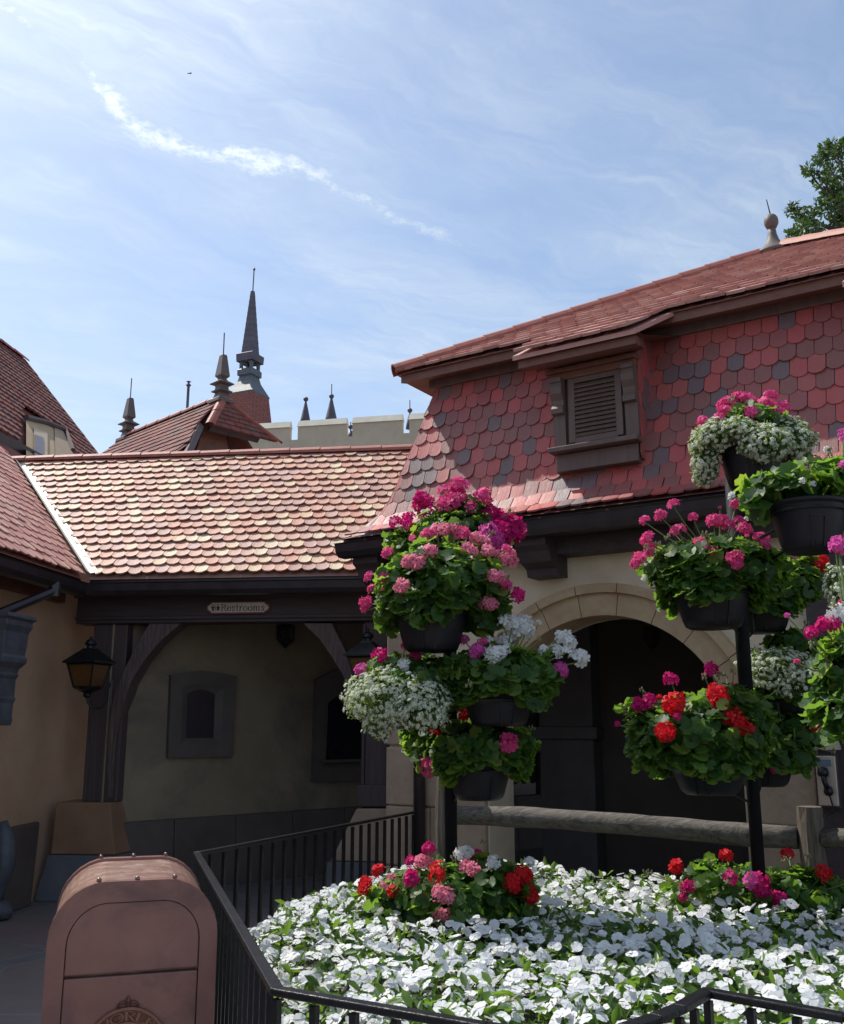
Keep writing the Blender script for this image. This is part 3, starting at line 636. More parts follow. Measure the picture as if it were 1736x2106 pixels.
# dormer with louvre
DO = .30
def DF(t, o, z): return FP(t+.04, o, z-.035)
m = MB(); m.box(DF(2.08, DO-.29, 4.12), (.68, .54, .98), (FD, FN, UP)); dorm = m.build('dormer', MT['trim'], rb)
m = MB(); m.box(DF(2.08, DO+.01, 4.41), (.74, .07, .06), (FD, FN, UP)); m.box(DF(2.08, DO+.03, 4.455), (.76, .1, .04), (FD, FN, UP)); m.build('dormer_cornice', MT['soffit'], dorm, bevel=.008)
m = MB()
m.box(DF(1.90, DO+.012, 4.12), (.055, .035, .54), (FD, FN, UP)); m.box(DF(2.295, DO+.012, 4.12), (.055, .035, .54), (FD, FN, UP)); m.box(DF(2.10, DO+.010, 4.365), (.36, .03, .05), (FD, FN, UP)); m.box(DF(2.10, DO+.010, 3.865), (.36, .03, .05), (FD, FN, UP)); m.build('louvre_frame', MT['trim'], dorm, bevel=.004)
m = MB()
for i in range(12):
    z_ = 3.91+i*.0365
    m.hexa([DF(1.925, DO+.028, z_-.018), DF(2.272, DO+.028, z_-.018), DF(2.272, DO+.004, z_+.012), DF(1.925, DO+.004, z_+.012)], [DF(1.925, DO+.032, z_-.008), DF(2.272, DO+.032, z_-.008), DF(2.272, DO+.006, z_+.022), DF(1.925, DO+.006, z_+.022)])
m.build('louvre', MT['trim'], dorm)
for t_ in (1.795, 2.395):
    m = MB(); pf = [(0, 4.39), (.10, 4.39), (.10, 4.355), (.085, 4.35), (.095, 4.31), (.09, 4.26), (.06, 4.21), (.055, 4.17), (.075, 4.14), (.072, 4.10), (.03, 4.09), (.025, 3.82), (0, 3.82)]
    m.hexa([DF(t_-.05, DO+o, z) for o, z in pf], [DF(t_+.05, DO+o, z) for o, z in pf]); m.build('scroll_bracket', MT['trim'], dorm)
m = MB(); m.box(DF(2.09, DO+.045, 3.795), (.74, .13, .04), (FD, FN, UP)); m.box(DF(2.09, DO+.008, 3.70), (.68, .03, .14), (FD, FN, UP)); m.build('sill', MT['trim'], dorm, bevel=.006)
m = MB(); Sc = lambda t, y: (DF(2.425, DO-.02-t, 3.66+y), FD)
tiles(m, Sc, lambda y: 0.0, lambda y: .14+y*.32, 7, .136, .12, tspan=(0, .5), lift=.01, th=.01, arc=.4); m.build('cheek_tiles', MT['tile_red'], dorm)
m = MB(); m.prism([(-.02, -.012), (.035, -.012), (.035, .02), (-.02, .02)], FP(2.47, .175, 3.64), FP(2.47, -.09, 4.62), FD, FN); m.build('flashing', MT['flash_blue'], dorm)
m = MB(); m.add([FP(DT0, UO+de*cu_-.03, UZ-de*su_-.045), FP(DT1-.1, UO+de*cu_-.03, UZ-de*su_-.045), FP(DT1+.02, -.1, 4.68), FP(DT0, -.1, 4.68)], [(0, 1, 2, 3)])
m.box(FP((DT0+DT1)/2-.05, UO+de*cu_-.08, UZ-de*su_-.075), (DT1-DT0-.12, .08, .07), (FD, FN, UP)); m.box(FP((DT0+DT1)/2-.03, .40, 4.50), (DT1-DT0-.2, .10, .09), (FD, FN, UP)); m.build('dormer_soffit', MT['soffit'], dorm)

# finial on the ridge
fp = FP(TF, -2.66, zr-.03)
fin = thing('roof_finial', fp, 'taupe ball-topped finial with a thin rod on the long mansard ridge, near the tree', 'finial', 'roof finials')
m = MB(); m.lathe([(r_*1.0, z_*.70) for r_, z_ in [(.22, -.03), (.21, .02), (.15, .08), (.10, .15), (.065, .24), (.045, .34), (.038, .45)]], fp, 24); m.build('base', MT['knob'], fin, smooth=True)
m = MB(); m.lathe([(r_*.80, z_*.78-.036) for r_, z_ in [(.03, .43), (.065, .45), (.088, .50), (.092, .54), (.085, .585), (.06, .625), (.02, .645)]], fp, 20); m.build('ball', MT['knob'], fin, smooth=True)
m = MB(); m.tube([fp+UP*.45, fp+UP*.64+np.array([-.03, 0, 0])], [.008, .005], 6); m.build('rod', MT['spire'], fin)
# ================================================================== buildings and spires beyond the roofs
# tall roof at the far left (behind the left wing), with a tan wall dormer
TD = 17.5
A_ = at(48, 742, TD); C_ = at(190, 920, TD); kk = math.atan2(A_[2]-C_[2], (C_-A_)@RD)      # pitch from its far verge
th_ = thing('tall_roof_building', (A_[0]-.5, A_[1]-2, 0), 'steep dull red tiled roof with a tan wall dormer, cut by the left edge', 'building')
ck, sk = math.cos(kk), math.sin(kk)
def HP(a, o, z): p = A_+LD*a+RD*o; return np.array([p[0], p[1], z])
Sq = plane_S(HP, math.degrees(kk), RD, 0, A_[2])           # y negative going down
nq = RD*sk+UP*ck
e0 = onplane(0, 893, A_, nq); e1 = onplane(62, 927, A_, nq); ye = -math.hypot((e1-A_)@RD, A_[2]-e1[2])
mb = MB(); nr = int(-ye/.16)
def in_dormer(t, y):
    p = HP(t, -y*ck, A_[2]+y*sk); u, v = proj(p)
    return 44 < u < 150 and 842 < v < 990 and (v > 855+(u-50)*.55-12)
tiles(mb, Sq, lambda y: -7.0, lambda y: -.05, nr+14, .16, .17, y0=-(nr+14)*.16, tspan=(-7, .3), lift=.035, th=.02, arc=.3, skip=lambda t, y: in_dormer(t+0, y) or (y < ye and t < -1.9))
mb.add([HP(-7, 0, A_[2]-.06), HP(-.05, 0, A_[2]-.06), HP(-.05, 5.2*ck, A_[2]-5.2*sk-.06), HP(-7, 5.2*ck, A_[2]-5.2*sk-.06)], [(0, 1, 2, 3)], .3)
mb.add([HP(-7, 0, A_[2]-.06), HP(-.05, 0, A_[2]-.06), HP(-.05, -2.4, A_[2]-3.0), HP(-7, -2.4, A_[2]-3.0)], [(0, 1, 2, 3)], .3)
mb.build('roof', MT['tile_dark'], th_)
mb = MB(); ridge_caps(mb, HP(-7, 0, A_[2]), HP(.02, 0, A_[2]), .45, .12, .08, RD); ridge_caps(mb, HP(0, 5.2*ck, A_[2]-5.2*sk), HP(0, 0, A_[2]), .4, .07, .05, LD); mb.build('ridge_cap', MT['cap'], th_)
mb = MB(); ge = e1; mb.prism([(-.14, -.12), (.02, -.12), (.06, 0), (-.14, .02)], HP(-7, (ge-A_)@RD+.05, ge[2]-.02), HP(-2.0, (ge-A_)@RD+.05, ge[2]-.02), RD, UP); mb.build('gutter', MT['gutter'], th_)
mb = MB(); eo_ = (e1-A_)@RD; mb.box(HP(-4.5, eo_-.16-1.0, e1[2]-1.0), (9.5, 2.0, 2.0), (LD, RD, UP)); mb.build('wall', MT['tan_wall'], th_)
# dormer: tan cheek and window wall under a dark verge
dq = [(54, 858), (96, 868), (134, 884), (150, 926), (150, 990), (54, 990)]
P_ = [onplane(u, v, A_+nq*.03, nq) for u, v in dq]
mb = MB(); mb.add(P_, [tuple(range(6))]); dw = mb.build('dormer_wall', MT['tan_wall'], th_)
mb = MB()
for a, b in zip(dq[:3], dq[1:4]):
    p, q_ = onplane(*a, A_+nq*.06, nq), onplane(*b, A_+nq*.06, nq); mb.tube([p, q_], .045, 6)
mb.build('verge_board', MT['wood_dark'], dw)
mb = MB(); wq = [(70, 880), (98, 890), (98, 926), (98, 950), (70, 950)]; mb.add([onplane(u, v, A_+nq*.05, nq) for u, v in wq], [tuple(range(5))]); wf = mb.build('window', M_flat('cream_frame', (.5, .40, .26), .6), dw)
mb = MB(); wq = [(72, 893), (90, 900), (90, 950), (72, 950)]; mb.add([onplane(u, v, A_+nq*.06, nq) for u, v in wq], [tuple(range(4))]); mb.build('pane', M_flat('brown_pane', (.10, .05, .035), .3), wf)
mb = MB(); wq = [(112, 874), (134, 886), (152, 930), (152, 990), (116, 990)]; mb.add([onplane(u, v, A_+nq*.045, nq) for u, v in wq], [tuple(range(5))]); mb.build('cheek', M_noise('tan_cheek', (.33, .24, .165), (.38, .29, .20), 2, .9, .2, 25), dw)

# house with jerkinhead roof and two obelisk finials
N_ = at(458, 822, 20.0); zN = N_[2]
rM = ray(262, 900); M_ = EYEP+rM*((zN-EYE)/rM[2]); HD = unit([M_[0]-N_[0], M_[1]-N_[1], 0]); HW = np.array([-HD[1], HD[0], 0]); HW = HW if HW[0] > 0 else -HW     # along ridge (away), across (right)
hh_ = thing('gabled_house', (N_+HD*2-UP*zN), 'house with clipped-gable red tiled roof beyond the porch roof, below the tall spire', 'house')
HL = np.linalg.norm((M_-N_)[:2])
def GP(a, o, z): p = N_+HD*a+HW*o; return np.array([p[0], p[1], z])
pr = onplane(548, 905, GP(0, 0, 0), HD); go, gz = (pr-N_)@HW, pr[2]; gp = 46.0     # gable pitch from right verge
gs, gc = math.sin(math.radians(gp)), math.cos(math.radians(gp))
SgL = plane_S(GP, gp, -HW, 0, zN); SgR = plane_S(GP, gp, HW, 0, zN)
YG = 3.6
qa = onplane(430, 874, GP(-.30, 0, 0), HD); qb = onplane(528, 900, GP(-.30, 0, 0), HD)
vq = onplane(384, 930, GP(0, 0, zN), -HW*gs+UP*gc)-N_; tq, yq = vq@HD, -math.hypot(vq@HW, vq[2]); t1q = (qa-N_)@HD; y1q = -(zN-qa[2])/gs
mb = MB()
SL_ = lambda t, y: (GP(t, y*gc, zN+y*gs), -HW*gs+UP*gc)
jl = 1.15                                                        # length of the clipped end
jy = lambda y: max(0.0, -y/jl*.75-.0) if y > -jl else .05
tiles(mb, SL_, lambda y: (y/y1q*t1q if y > y1q else t1q+(tq-t1q)*(y-y1q)/(yq-y1q)), lambda y: HL+.2, 15, .24, .26, y0=-15*.24, tspan=(-1, HL+.3), lift=.04, th=.025, arc=.12)
mb.add([GP(0, 0, zN-.05), GP(HL, 0, zN-.05), GP(HL, -YG*gc, zN-YG*gs-.05), GP(tq, yq*gc, zN+yq*gs-.05), GP(t1q, y1q*gc, zN+y1q*gs-.05)], [(0, 1, 2, 3, 4)], .3)
mb.add([GP(0, 0, zN-.05), GP(HL, 0, zN-.05), GP(HL, YG*gc, zN-YG*gs-.05), GP(.0, YG*gc, zN-YG*gs-.05)], [(0, 1, 2, 3)], .3)
# clipped end: a small tiled hip leaning out over the gable
nh = unit(np.cross(qb-N_, qa-N_)); nh = nh if nh[1] < 0 else -nh
xh = unit(qb-qa); yh = unit(np.cross(nh, xh)); yh = yh if yh[2] > 0 else -yh
Hh = (N_-qa)@yh; xa = (N_-qa)@xh; Wb = np.linalg.norm(qb-qa)
# extend right edge to the verge
Sj = lambda t, y: (qa+xh*t+yh*y, nh)
tiles(mb, Sj, lambda y: xa*min(1, y/Hh), lambda y: (Wb+.55)+(xa-Wb-.55)*min(1, y/Hh), 7, Hh/7, .26, tspan=(0, Wb+.6), lift=.04, th=.025, arc=.10)
mb.add([qa, qa+xh*(Wb+.5), N_], [(0, 1, 2)], .2)
mb.build('roof', MT['tile_dark'], hh_)
mb = MB(); ridge_caps(mb, GP(0, 0, zN+.02), GP(HL, 0, zN+.02), .5, .13, .10, HW); ridge_caps(mb, qa+nh*.03, N_+nh*.03, .38, .12, .10, xh); ridge_caps(mb, qa+xh*(Wb+.55)+nh*.03, N_+nh*.03, .6, .10, .08, xh); mb.build('ridge_cap', MT['cap'], hh_)
mb = MB(); mb.hexa([GP(.25, -2.0, 2), GP(.25, 2.0, 2), GP(HL, 2.0, 2), GP(HL, -2.0, 2)], [GP(.25, -.2, zN-.4), GP(.25, .2, zN-.4), GP(HL, .2, zN-.4), GP(HL, -.2, zN-.4)]); mb.build('wall', MT['soffit'], hh_)
mb = MB(); ba, bb = GP(t1q, y1q*gc, zN+y1q*gs-.08), GP(tq, yq*gc, zN+yq*gs-.08); mb.tube([ba, bb], .09, 4); ba, bb = onplane(430, 878, GP(-.1, 0, 0), HD), onplane(530, 903, GP(-.1, 0, 0), HD); mb.tube([ba, bb], .09, 4); mb.build('barge_board', MT['wood_dark'], hh_)
def obelisk(name, base_p, sc, label):
    f = thing(name, base_p, label, 'finial', 'roof finials'); b = base_p; r4 = math.atan2(HD[1], HD[0])+math.pi/4
    L_ = lambda prof, nm: (lambda m: (m.lathe([(r*sc*1.3, z*sc) for r, z in prof], b, 4, r4), m.build(nm, MT['obelisk'], f)))(MB())
    L_([(.46, -.12), (.44, .02), (.30, .12), (.24, .28), (.22, .34), (.36, .40), (.36, .44), (.24, .50), (.22, .62), (.24, .68), (.40, .74), (.42, .78), (.20, .92), (.14, 1.0)], 'base')
    L_([(.13, .98), (.17, 1.04), (.25, 1.12), (.25, 1.16), (.13, 2.08), (.10, 2.12)], 'obelisk')
    m = MB(); m.tube([b+UP*2.1*sc, b+UP*3.15*sc], .014, 5); m.build('rod', MT['spire'], f)
obelisk('obelisk_finial', GP(.05, 0, zN-.02), .50, 'brown obelisk finial on the near ridge end of the clipped-gable house')
obelisk('obelisk_finial', GP(HL-.02, 0, zN-.05), .50, 'brown obelisk finial on the far left ridge end of the clipped-gable house')

# tall spire
sp0 = at(510, 865, 40.0); rot = math.radians(20)
def sz(v): return at(510, v, 40.0)[2]
def sr(px): return px*40.9/FOC
sp = thing('spire', (sp0[0], sp0[1], 0), 'tall slender dark spire with open arched lantern on a red tiled base', 'spire')
c0 = (at(512, 800, 40)[0], 40.0, 0)
m = MB(); m.lathe([(sr(60), 3), (sr(56), sz(900)), (sr(43), sz(815))], c0, 4, rot); m.build('tiled_base', MT['tile_dark'], sp)
mm = MB()
mt_, tt_, bb_ = base('red_spire_tiles'); oc_ = tt_.new('ShaderNodeTexCoord').outputs['Object']
br = tt_.new('ShaderNodeTexBrick'); tt_.l.new(tt_.mapping(oc_, (1, 1, 1), (math.pi/2, 0, 0)), br.inputs['Vector']); br.inputs['Scale'].default_value = 2.2; br.inputs['Color1'].default_value = (.30, .085, .06, 1); br.inputs['Color2'].default_value = (.22, .07, .055, 1); br.inputs['Mortar'].default_value = (.05, .025, .025, 1)
tt_.l.new(br.outputs[0], bb_.inputs['Base Color']); bb_.inputs['Roughness'].default_value = .7
sp.children[0].data.materials[0] = mt_
m = MB(); m.lathe([(sr(44), sz(817)), (sr(45), sz(814)), (sr(34), sz(800)), (sr(25), sz(788)), (sr(21), sz(776))], c0, 4, rot); m.build('lead_skirt', MT['lead_dark'], sp)
m = MB(); m.lathe([(sr(21), sz(777)), (sr(26), sz(775)), (sr(26), sz(764)), (sr(24), sz(762))], c0, 4, rot)
for i in range(4):
    a = rot+math.pi/2*i; p = np.array(c0)+np.array([math.cos(a), math.sin(a), 0])*sr(18)
    m.lathe([(sr(4), sz(764)), (sr(4), sz(744))], (p[0], p[1], 0), 4, a)
    b_ = a+math.pi/4; d_ = np.array([math.cos(b_), math.sin(b_), 0]); x_ = np.array([-d_[1], d_[0], 0]); c_ = np.array(c0)+d_*sr(13)
    for j in range(8):
        x0, x1 = -1+j/4, -1+(j+1)/4; s_ = sr(9.5); za, zb_ = (sz(754)+(sz(745)-sz(754))*math.sqrt(max(0, 1-q**2)) for q in (x0, x1))
        m.hexa([c_+x_*x0*s_+UP*za-d_*.05, c_+x_*x1*s_+UP*zb_-d_*.05, c_+x_*x1*s_+UP*zb_+d_*.05, c_+x_*x0*s_+UP*za+d_*.05], [c_+x_*x0*s_+UP*sz(740)-d_*.05, c_+x_*x1*s_+UP*sz(740)-d_*.05, c_+x_*x1*s_+UP*sz(740)+d_*.05, c_+x_*x0*s_+UP*sz(740)+d_*.05])
m.build('lantern', MT['lead_dark'], sp)
m = MB(); m.lathe([(sr(24), sz(743)), (sr(29), sz(747)), (sr(30), sz(732)), (sr(21), sz(728))], c0, 4, rot); m.build('cornice', MT['spire'], sp)
m = MB(); nl = 11
for i in range(nl):
    f0, f1 = i/nl, (i+1)/nl; z0, z1 = sz(729+(600-729)*f0), sz(729+(600-729)*f1)
    m.lathe([(sr(19.5-14.5*f0), z0), (sr(18.9-14.5*f1), z1+.02)], c0, 4, rot)
m.build('spire_roof', MT['spire'], sp)
m = MB(); m.tube([(c0[0], c0[1], sz(602)), (c0[0]+.02, c0[1], sz(556))], sr(1.3), 6); m.lathe([(.01, sz(558)), (sr(3.2), sz(554)), (.01, sz(550))], (c0[0]+.02, c0[1], 0), 10); m.build('rod', MT['spire'], sp)

# crenellated wall with turret tips behind it
cw0 = at(500, 868, 30.0); cwr = at(900, 842, 30.0)
cw = thing('castle_wall', (cw0[0], cw0[1], 0), 'beige crenellated wall with pale sloping copings seen above the porch roof ridge', 'wall')
# the wall comes closer towards the right
zc_ = cw0[2]; rr_ = ray(900, 842); pe = EYEP+rr_*((zc_-EYE)/rr_[2]); CD = unit([pe[0]-cw0[0], pe[1]-cw0[1], 0]); CN = np.array([CD[1], -CD[0], 0])
def KP(s, o, z): p = cw0+CD*s+CN*o; return np.array([p[0], p[1], z])
def ck_(u, v): d = onplane(u, v, cw0, CN)-cw0; return d@CD, d[2]
def zat(u): return cw0[2]
m = MB(); cps = MB()
for ua, ub in ((440, 596.5), (613, 712.5), (725, 827.5), (842, 930)):
    sa, sb = ck_(ua, 870)[0], ck_(ub, 870)[0]; zt = zc_-.12
    m.hexa([KP(sa, 0, zc_-1.2), KP(sb, 0, zc_-1.2), KP(sb, -.2, zc_-1.2), KP(sa, -.2, zc_-1.2)], [KP(sa, 0, zt-.15), KP(sb, 0, zt-.15), KP(sb, -.2, zt-.15), KP(sa, -.2, zt-.15)])
    cps.hexa([KP(sa-.02, .05, zt-.16), KP(sb+.02, .05, zt-.16), KP(sb+.02, -.22, zt-.16), KP(sa-.02, -.22, zt-.16)], [KP(sa, -.07, zt+.06), KP(sb, -.07, zt+.06), KP(sb, -.14, zt+.06), KP(sa, -.14, zt+.06)])
s_a, s_b = ck_(430, 870)[0], ck_(980, 870)[0]
m.hexa([KP(s_a, -.003, 0), KP(s_b, -.003, 0), KP(s_b, -.6, 0), KP(s_a, -.6, 0)], [KP(s_a, -.003, zc_-.70), KP(s_b, -.003, zc_-.70), KP(s_b, -.6, zc_-.70), KP(s_a, -.6, zc_-.70)])
m.build('wall', MT['castle'], cw); cps.build('coping', MT['castle_cap'], cw)
def turret(u, vtop, vbot, rod, D, label, wb):
    b = at(u, vbot, D); z = lambda v: at(u, v, D)[2]; px = D*1.02/FOC
    f = thing('turret_tip', (b[0], b[1], 0), label, 'finial', 'turret tips')
    m = MB(); m.lathe([(wb*1.25*px, z(vbot+12)), (wb*px, z(vbot)), (wb*.55*px, z(vbot-.45*(vbot-vtop))), (wb*.25*px, z(vtop+12)), (wb*.2*px, z(vtop+8))], (b[0], b[1], 0), 14); m.build('cone', MT['spire'], f, smooth=True)
    m = MB(); m.lathe([(.3*px, z(vtop+10)), (4.4*px, z(vtop+7)), (5.6*px, z(vtop+4)), (4.4*px, z(vtop+1)), (.3*px, z(vtop-1))], (b[0], b[1], 0), 14); m.build('ball', MT['spire'], f, smooth=True)
    if rod: m = MB(); m.tube([(b[0], b[1], z(vtop)), (b[0], b[1], z(rod))], 1.0*px, 5); m.build('rod', MT['spire'], f)
turret(628, 817, 862, None, 42, 'dark cone and ball tip without a rod above the castle wall', 10)
turret(681, 811, 860, 790, 42, 'dark cone and ball tip with a thin rod above the castle wall', 12)
turret(843, 840, 870, 823, 42, 'small dark ball with a rod above the battlement next to the mansard eave', 7)
turret(721, 874, 896, 868, 48, 'tiny red-brown tip seen through the gap between two battlements', 6)
# lamp pole far away
b = at(385, 845, 30); z = lambda v: at(385, v, 30)[2]
lp = thing('lamp_pole', (b[0], b[1], 0), 'thin dark pole with a small round top rising beyond the clipped-gable roof', 'pole')
m = MB(); m.tube([(b[0], b[1], 0), (b[0], b[1], z(789))], .045, 8); m.build('shaft', MT['spire'], lp)
m = MB(); m.lathe([(.05, z(795)), (.09, z(792)), (.03, z(789)), (.03, z(787)), (.08, z(785)), (.01, z(783))], (b[0], b[1], 0), 10); m.build('cap', MT['spire'], lp)
# bird
bp = at(391, 151, 60)
m = MB(); m.hexa([bp+np.array(v)*.0+np.array(v) for v in [(-.22, 0, -.02), (.10, .04, -.02), (.10, -.04, -.02)]], [bp+np.array(v) for v in [(-.20, 0, .02), (.08, .03, .05), (.08, -.03, .05)]])
m.hexa([bp+np.array(v) for v in [(-.02, 0, .02), (.06, 0, .02), (.06, .02, .02)]], [bp+np.array(v) for v in [(.04, .1, .20), (.06, .1, .20), (.06, .12, .20)]])
m.hexa([bp+np.array(v) for v in [(0, -.02, 0), (.08, -.02, 0), (.08, .02, 0)]], [bp+np.array(v) for v in [(.14, -.1, -.05), (.20, -.1, -.05), (.17, -.08, -.04)]])
tag(m.build('bird', MT['spire']), 'small dark bird flying high in the sky beside the cloud streak', 'bird')

# ================================================================== tree top right, behind the mansard ridge
def make_tree():
    D = 19.0; root = at(1830, 520, D); t = thing('broadleaf_tree', (root[0], root[1], 0), 'leafy green tree rising behind the mansard ridge at the right edge', 'tree')
    m = MB(); tips = []
    top = np.array([root[0], root[1], 0.]); hub = at(1800, 540, D); m.tube([top, top+UP*3, hub-UP*1.5, hub], [.35, .28, .22, .16], 8)
    clumps = [(1715, 305, 30, 20), (1690, 320, 22, 14), (1735, 300, 22, 16), (1680, 352, 26, 14), (1715, 360, 30, 18), (1735, 385, 24, 26), (1700, 385, 16, 18), (1630, 430, 20, 14), (1645, 447, 14, 10), (1665, 445, 26, 10), (1700, 430, 30, 16), (1725, 415, 28, 22), (1660, 475, 34, 22), (1635, 490, 24, 16), (1690, 480, 30, 18), (1730, 450, 26, 34), (1715, 395, 22, 12), (1760, 340, 40, 40), (1780, 420, 50, 50), (1800, 300, 50, 50), (1770, 480, 40, 30), (1690, 500, 30, 12), (1850, 380, 60, 80), (1660, 350, 8, 6), (1700, 402, 9, 7)]
    pts = []
    for (u, v, ru, rv) in clumps:
        c = at(u, v, D+rng.uniform(-.7, .7)); px = D*1.05/FOC
        mid = hub+(c-hub)*.5+np.array([0, rng.uniform(-.2, .2), rng.uniform(-.05, .2)])
        m.tube([hub+(c-hub)*.05, mid, c], [.07, .035, .012], 5)
        n = int(5+ru*rv*.050)
        for _ in range(n):
            d = rng.normal(size=3); d /= np.linalg.norm(d); r = rng.random()**.55
            pts.append((c+d*r*np.array([ru*px, ru*px*.9, rv*px]), d))
        for _ in range(5):
            d = rng.normal(size=3); d /= np.linalg.norm(d); m.tube([c, c+d*np.array([ru*px, ru*px, rv*px])*.9], [.010, .004], 4)
    m.build('trunk', M_noise('dark_bark', (.05, .04, .035), (.09, .075, .06), 12, .9, .5, 30), t)
    V = []; F = []; R = []
    for p, d in pts:
        for _ in range(5):
            a = rng.normal(size=3); a = a/np.linalg.norm(a)*.7+d*.5+np.array([0, 0, .1]); a /= np.linalg.norm(a); b = np.cross(a, rng.normal(size=3)); b /= np.linalg.norm(b); L = rng.uniform(.10, .17); wd = L*.22
            k = len(V); q0 = p+rng.normal(size=3)*.03
            V += [q0, q0+a*L*.5+b*wd, q0+a*L, q0+a*L*.5-b*wd]; F.append((k, k+1, k+2, k+3)); R.append(rng.random())
    npmesh('crown', np.array(V), F, [MT['tree_leaf']], t, R)
MT['tree_leaf'] = M_leaf('tree_foliage', [(0, (.016, .038, .020)), (.5, (.028, .062, .026)), (1, (.075, .115, .03))], (.12, .22, .04), .25)
make_tree()
# ================================================================== signs, lanterns, phone
GLY = {
 'R': (.72, [[(.08, 0), (.08, 1)], [(.08, 1), (.36, 1), (.52, .90), (.54, .74), (.46, .58), (.30, .52), (.08, .52)], [(.30, .52), (.62, .03)], [(-.04, 0), (.2, 0)], [(-.04, 1), (.1, 1)], [(.56, .0), (.74, 0)]]),
 'e': (.56, [[(.04, .38), (.46, .38), (.42, .56), (.26, .67), (.1, .58), (.03, .36), (.08, .12), (.24, 0), (.38, .03), (.47, .13)]]),
 's': (.48, [[(.37, .50), (.33, .64), (.18, .67), (.06, .57), (.08, .44), (.30, .28), (.37, .14), (.27, .01), (.12, .0), (.03, .16)]]),
 't': (.40, [[(.16, .88), (.16, .12), (.23, .01), (.35, .05)], [(.0, .64), (.34, .64)]]),
 'r': (.46, [[(.10, 0), (.10, .66)], [(.10, .42), (.20, .60), (.31, .66), (.40, .60)], [(.0, 0), (.24, 0)], [(-.01, .65), (.1, .65)]]),
 'o': (.60, [[(.27+.24*math.cos(x), .335+.335*math.sin(x)) for x in np.linspace(0, 2*math.pi, 15)]]),
 'm': (.98, [[(.10, 0), (.10, .66)], [(.10, .48), (.22, .63), (.34, .65), (.43, .52), (.43, 0)], [(.43, .48), (.55, .63), (.68, .65), (.77, .52), (.77, 0)], [(0, 0), (.2, 0)], [(.34, 0), (.52, 0)], [(.68, 0), (.87, 0)], [(-.01, .65), (.1, .65)]]),
 'W': (1.05, [[(.0, 1), (.26, 0), (.50, .8), (.76, 0), (1.0, 1)], [(-.1, 1), (.14, 1)], [(.88, 1), (1.1, 1)]]),
 'O': (.92, [[(.42+.40*math.cos(x), .5+.5*math.sin(x)) for x in np.linspace(0, 2*math.pi, 19)], [(.42+.02*k*math.cos(k*.62), .52+.021*k*math.sin(k*.62)) for k in range(1, 12)]]),
 'L': (.66, [[(.08, 1), (.08, 0), (.56, 0), (.60, .2)], [(-.02, 1), (.2, 1)]]),
 'D': (.82, [[(.08, 0), (.08, 1), (.38, 1), (.66, .80), (.72, .5), (.66, .2), (.38, 0), (.08, 0)], [(-.04, 0), (.1, 0)], [(-.04, 1), (.1, 1)], [(.22, .74), (.34, .80), (.38, .66), (.28, .60)]]),
}
def strokes(mb, text, place, wx=.062, wy=.030, gap=.06, x0=0):
    """calligraphic strokes; place(x, y) -> (point, normal offset included)"""
    x = x0
    for ch in text:
        adv, st = GLY[ch]
        for pl in st:
            for (ax, ay), (bx, by) in zip(pl[:-1], pl[1:]):
                L = math.hypot(bx-ax, by-ay)
                if L < 1e-6: continue
                nx, ny = -(by-ay)/L, (bx-ax)/L; h = math.hypot(wx*nx, wy*ny); ex, ey = (bx-ax)/L*h*.4, (by-ay)/L*h*.4
                q_ = [(ax-ex+nx*h, ay-ey+ny*h), (ax-ex-nx*h, ay-ey-ny*h), (bx+ex-nx*h, by+ey-ny*h), (bx+ex+nx*h, by+ey+ny*h)]
                fr = [place(x+u_, v_, 1) for u_, v_ in q_]; bk = [place(x+u_, v_, 0) for u_, v_ in q_]
                mb.hexa(bk, fr)
        x += adv+gap
    return x
def text_len(text, gap=.06): return sum(GLY[c][0]+gap for c in text)

# restroom sign on the beam
sa, za = rest(425, 1250, .03); sb, zb = rest(555, 1249, .03); sw = sb-sa; zc = (za+zb)/2; sh = .105
sg = thing('restroom_sign', RP((sa+sb)/2, .02, zc), 'small cream sign with maroon border reading Restrooms, fixed to the dark beam', 'sign')
def plate(m, w_, h_, o0, o1):
    c = (sa+sb)/2; n_ = .028; half = []
    for sx, sy in ((1, 1), (1, -1), (-1, -1), (-1, 1)):
        pts = [(w_/2-n_*1.6, h_/2), (w_/2-n_*1.2, h_/2-n_*.55), (w_/2-n_*.4, h_/2-n_*.9), (w_/2, h_/2-n_*1.6)]
        if sx*sy < 0: pts = pts[::-1]
        half += [(sx*a, sy*b) for a, b in pts]
    m.hexa([RP(c+a, o0, zc+b) for a, b in half], [RP(c+a, o1, zc+b) for a, b in half])
m = MB(); plate(m, sw, sh+.02, .0, .032); m.build('border', M_flat('maroon_paint', (.20, .045, .045), .5), sg)
m = MB(); plate(m, sw-.028, sh-.008, .030, .037); m.build('face', M_flat('cream_paint', (.60, .52, .43), .5), sg)
ink = M_flat('dark_maroon_lettering', (.045, .022, .028), .6)
cap_h = .066; x_t = sa+.155; sc_ = (sb-.045-x_t)/text_len('Restrooms')
m = MB(); strokes(m, 'Restrooms', lambda x, y, f: RP(x_t+x*sc_, .0365+.0025*f, zc-.034+y*cap_h)); m.build('lettering', ink, sg)
m = MB()
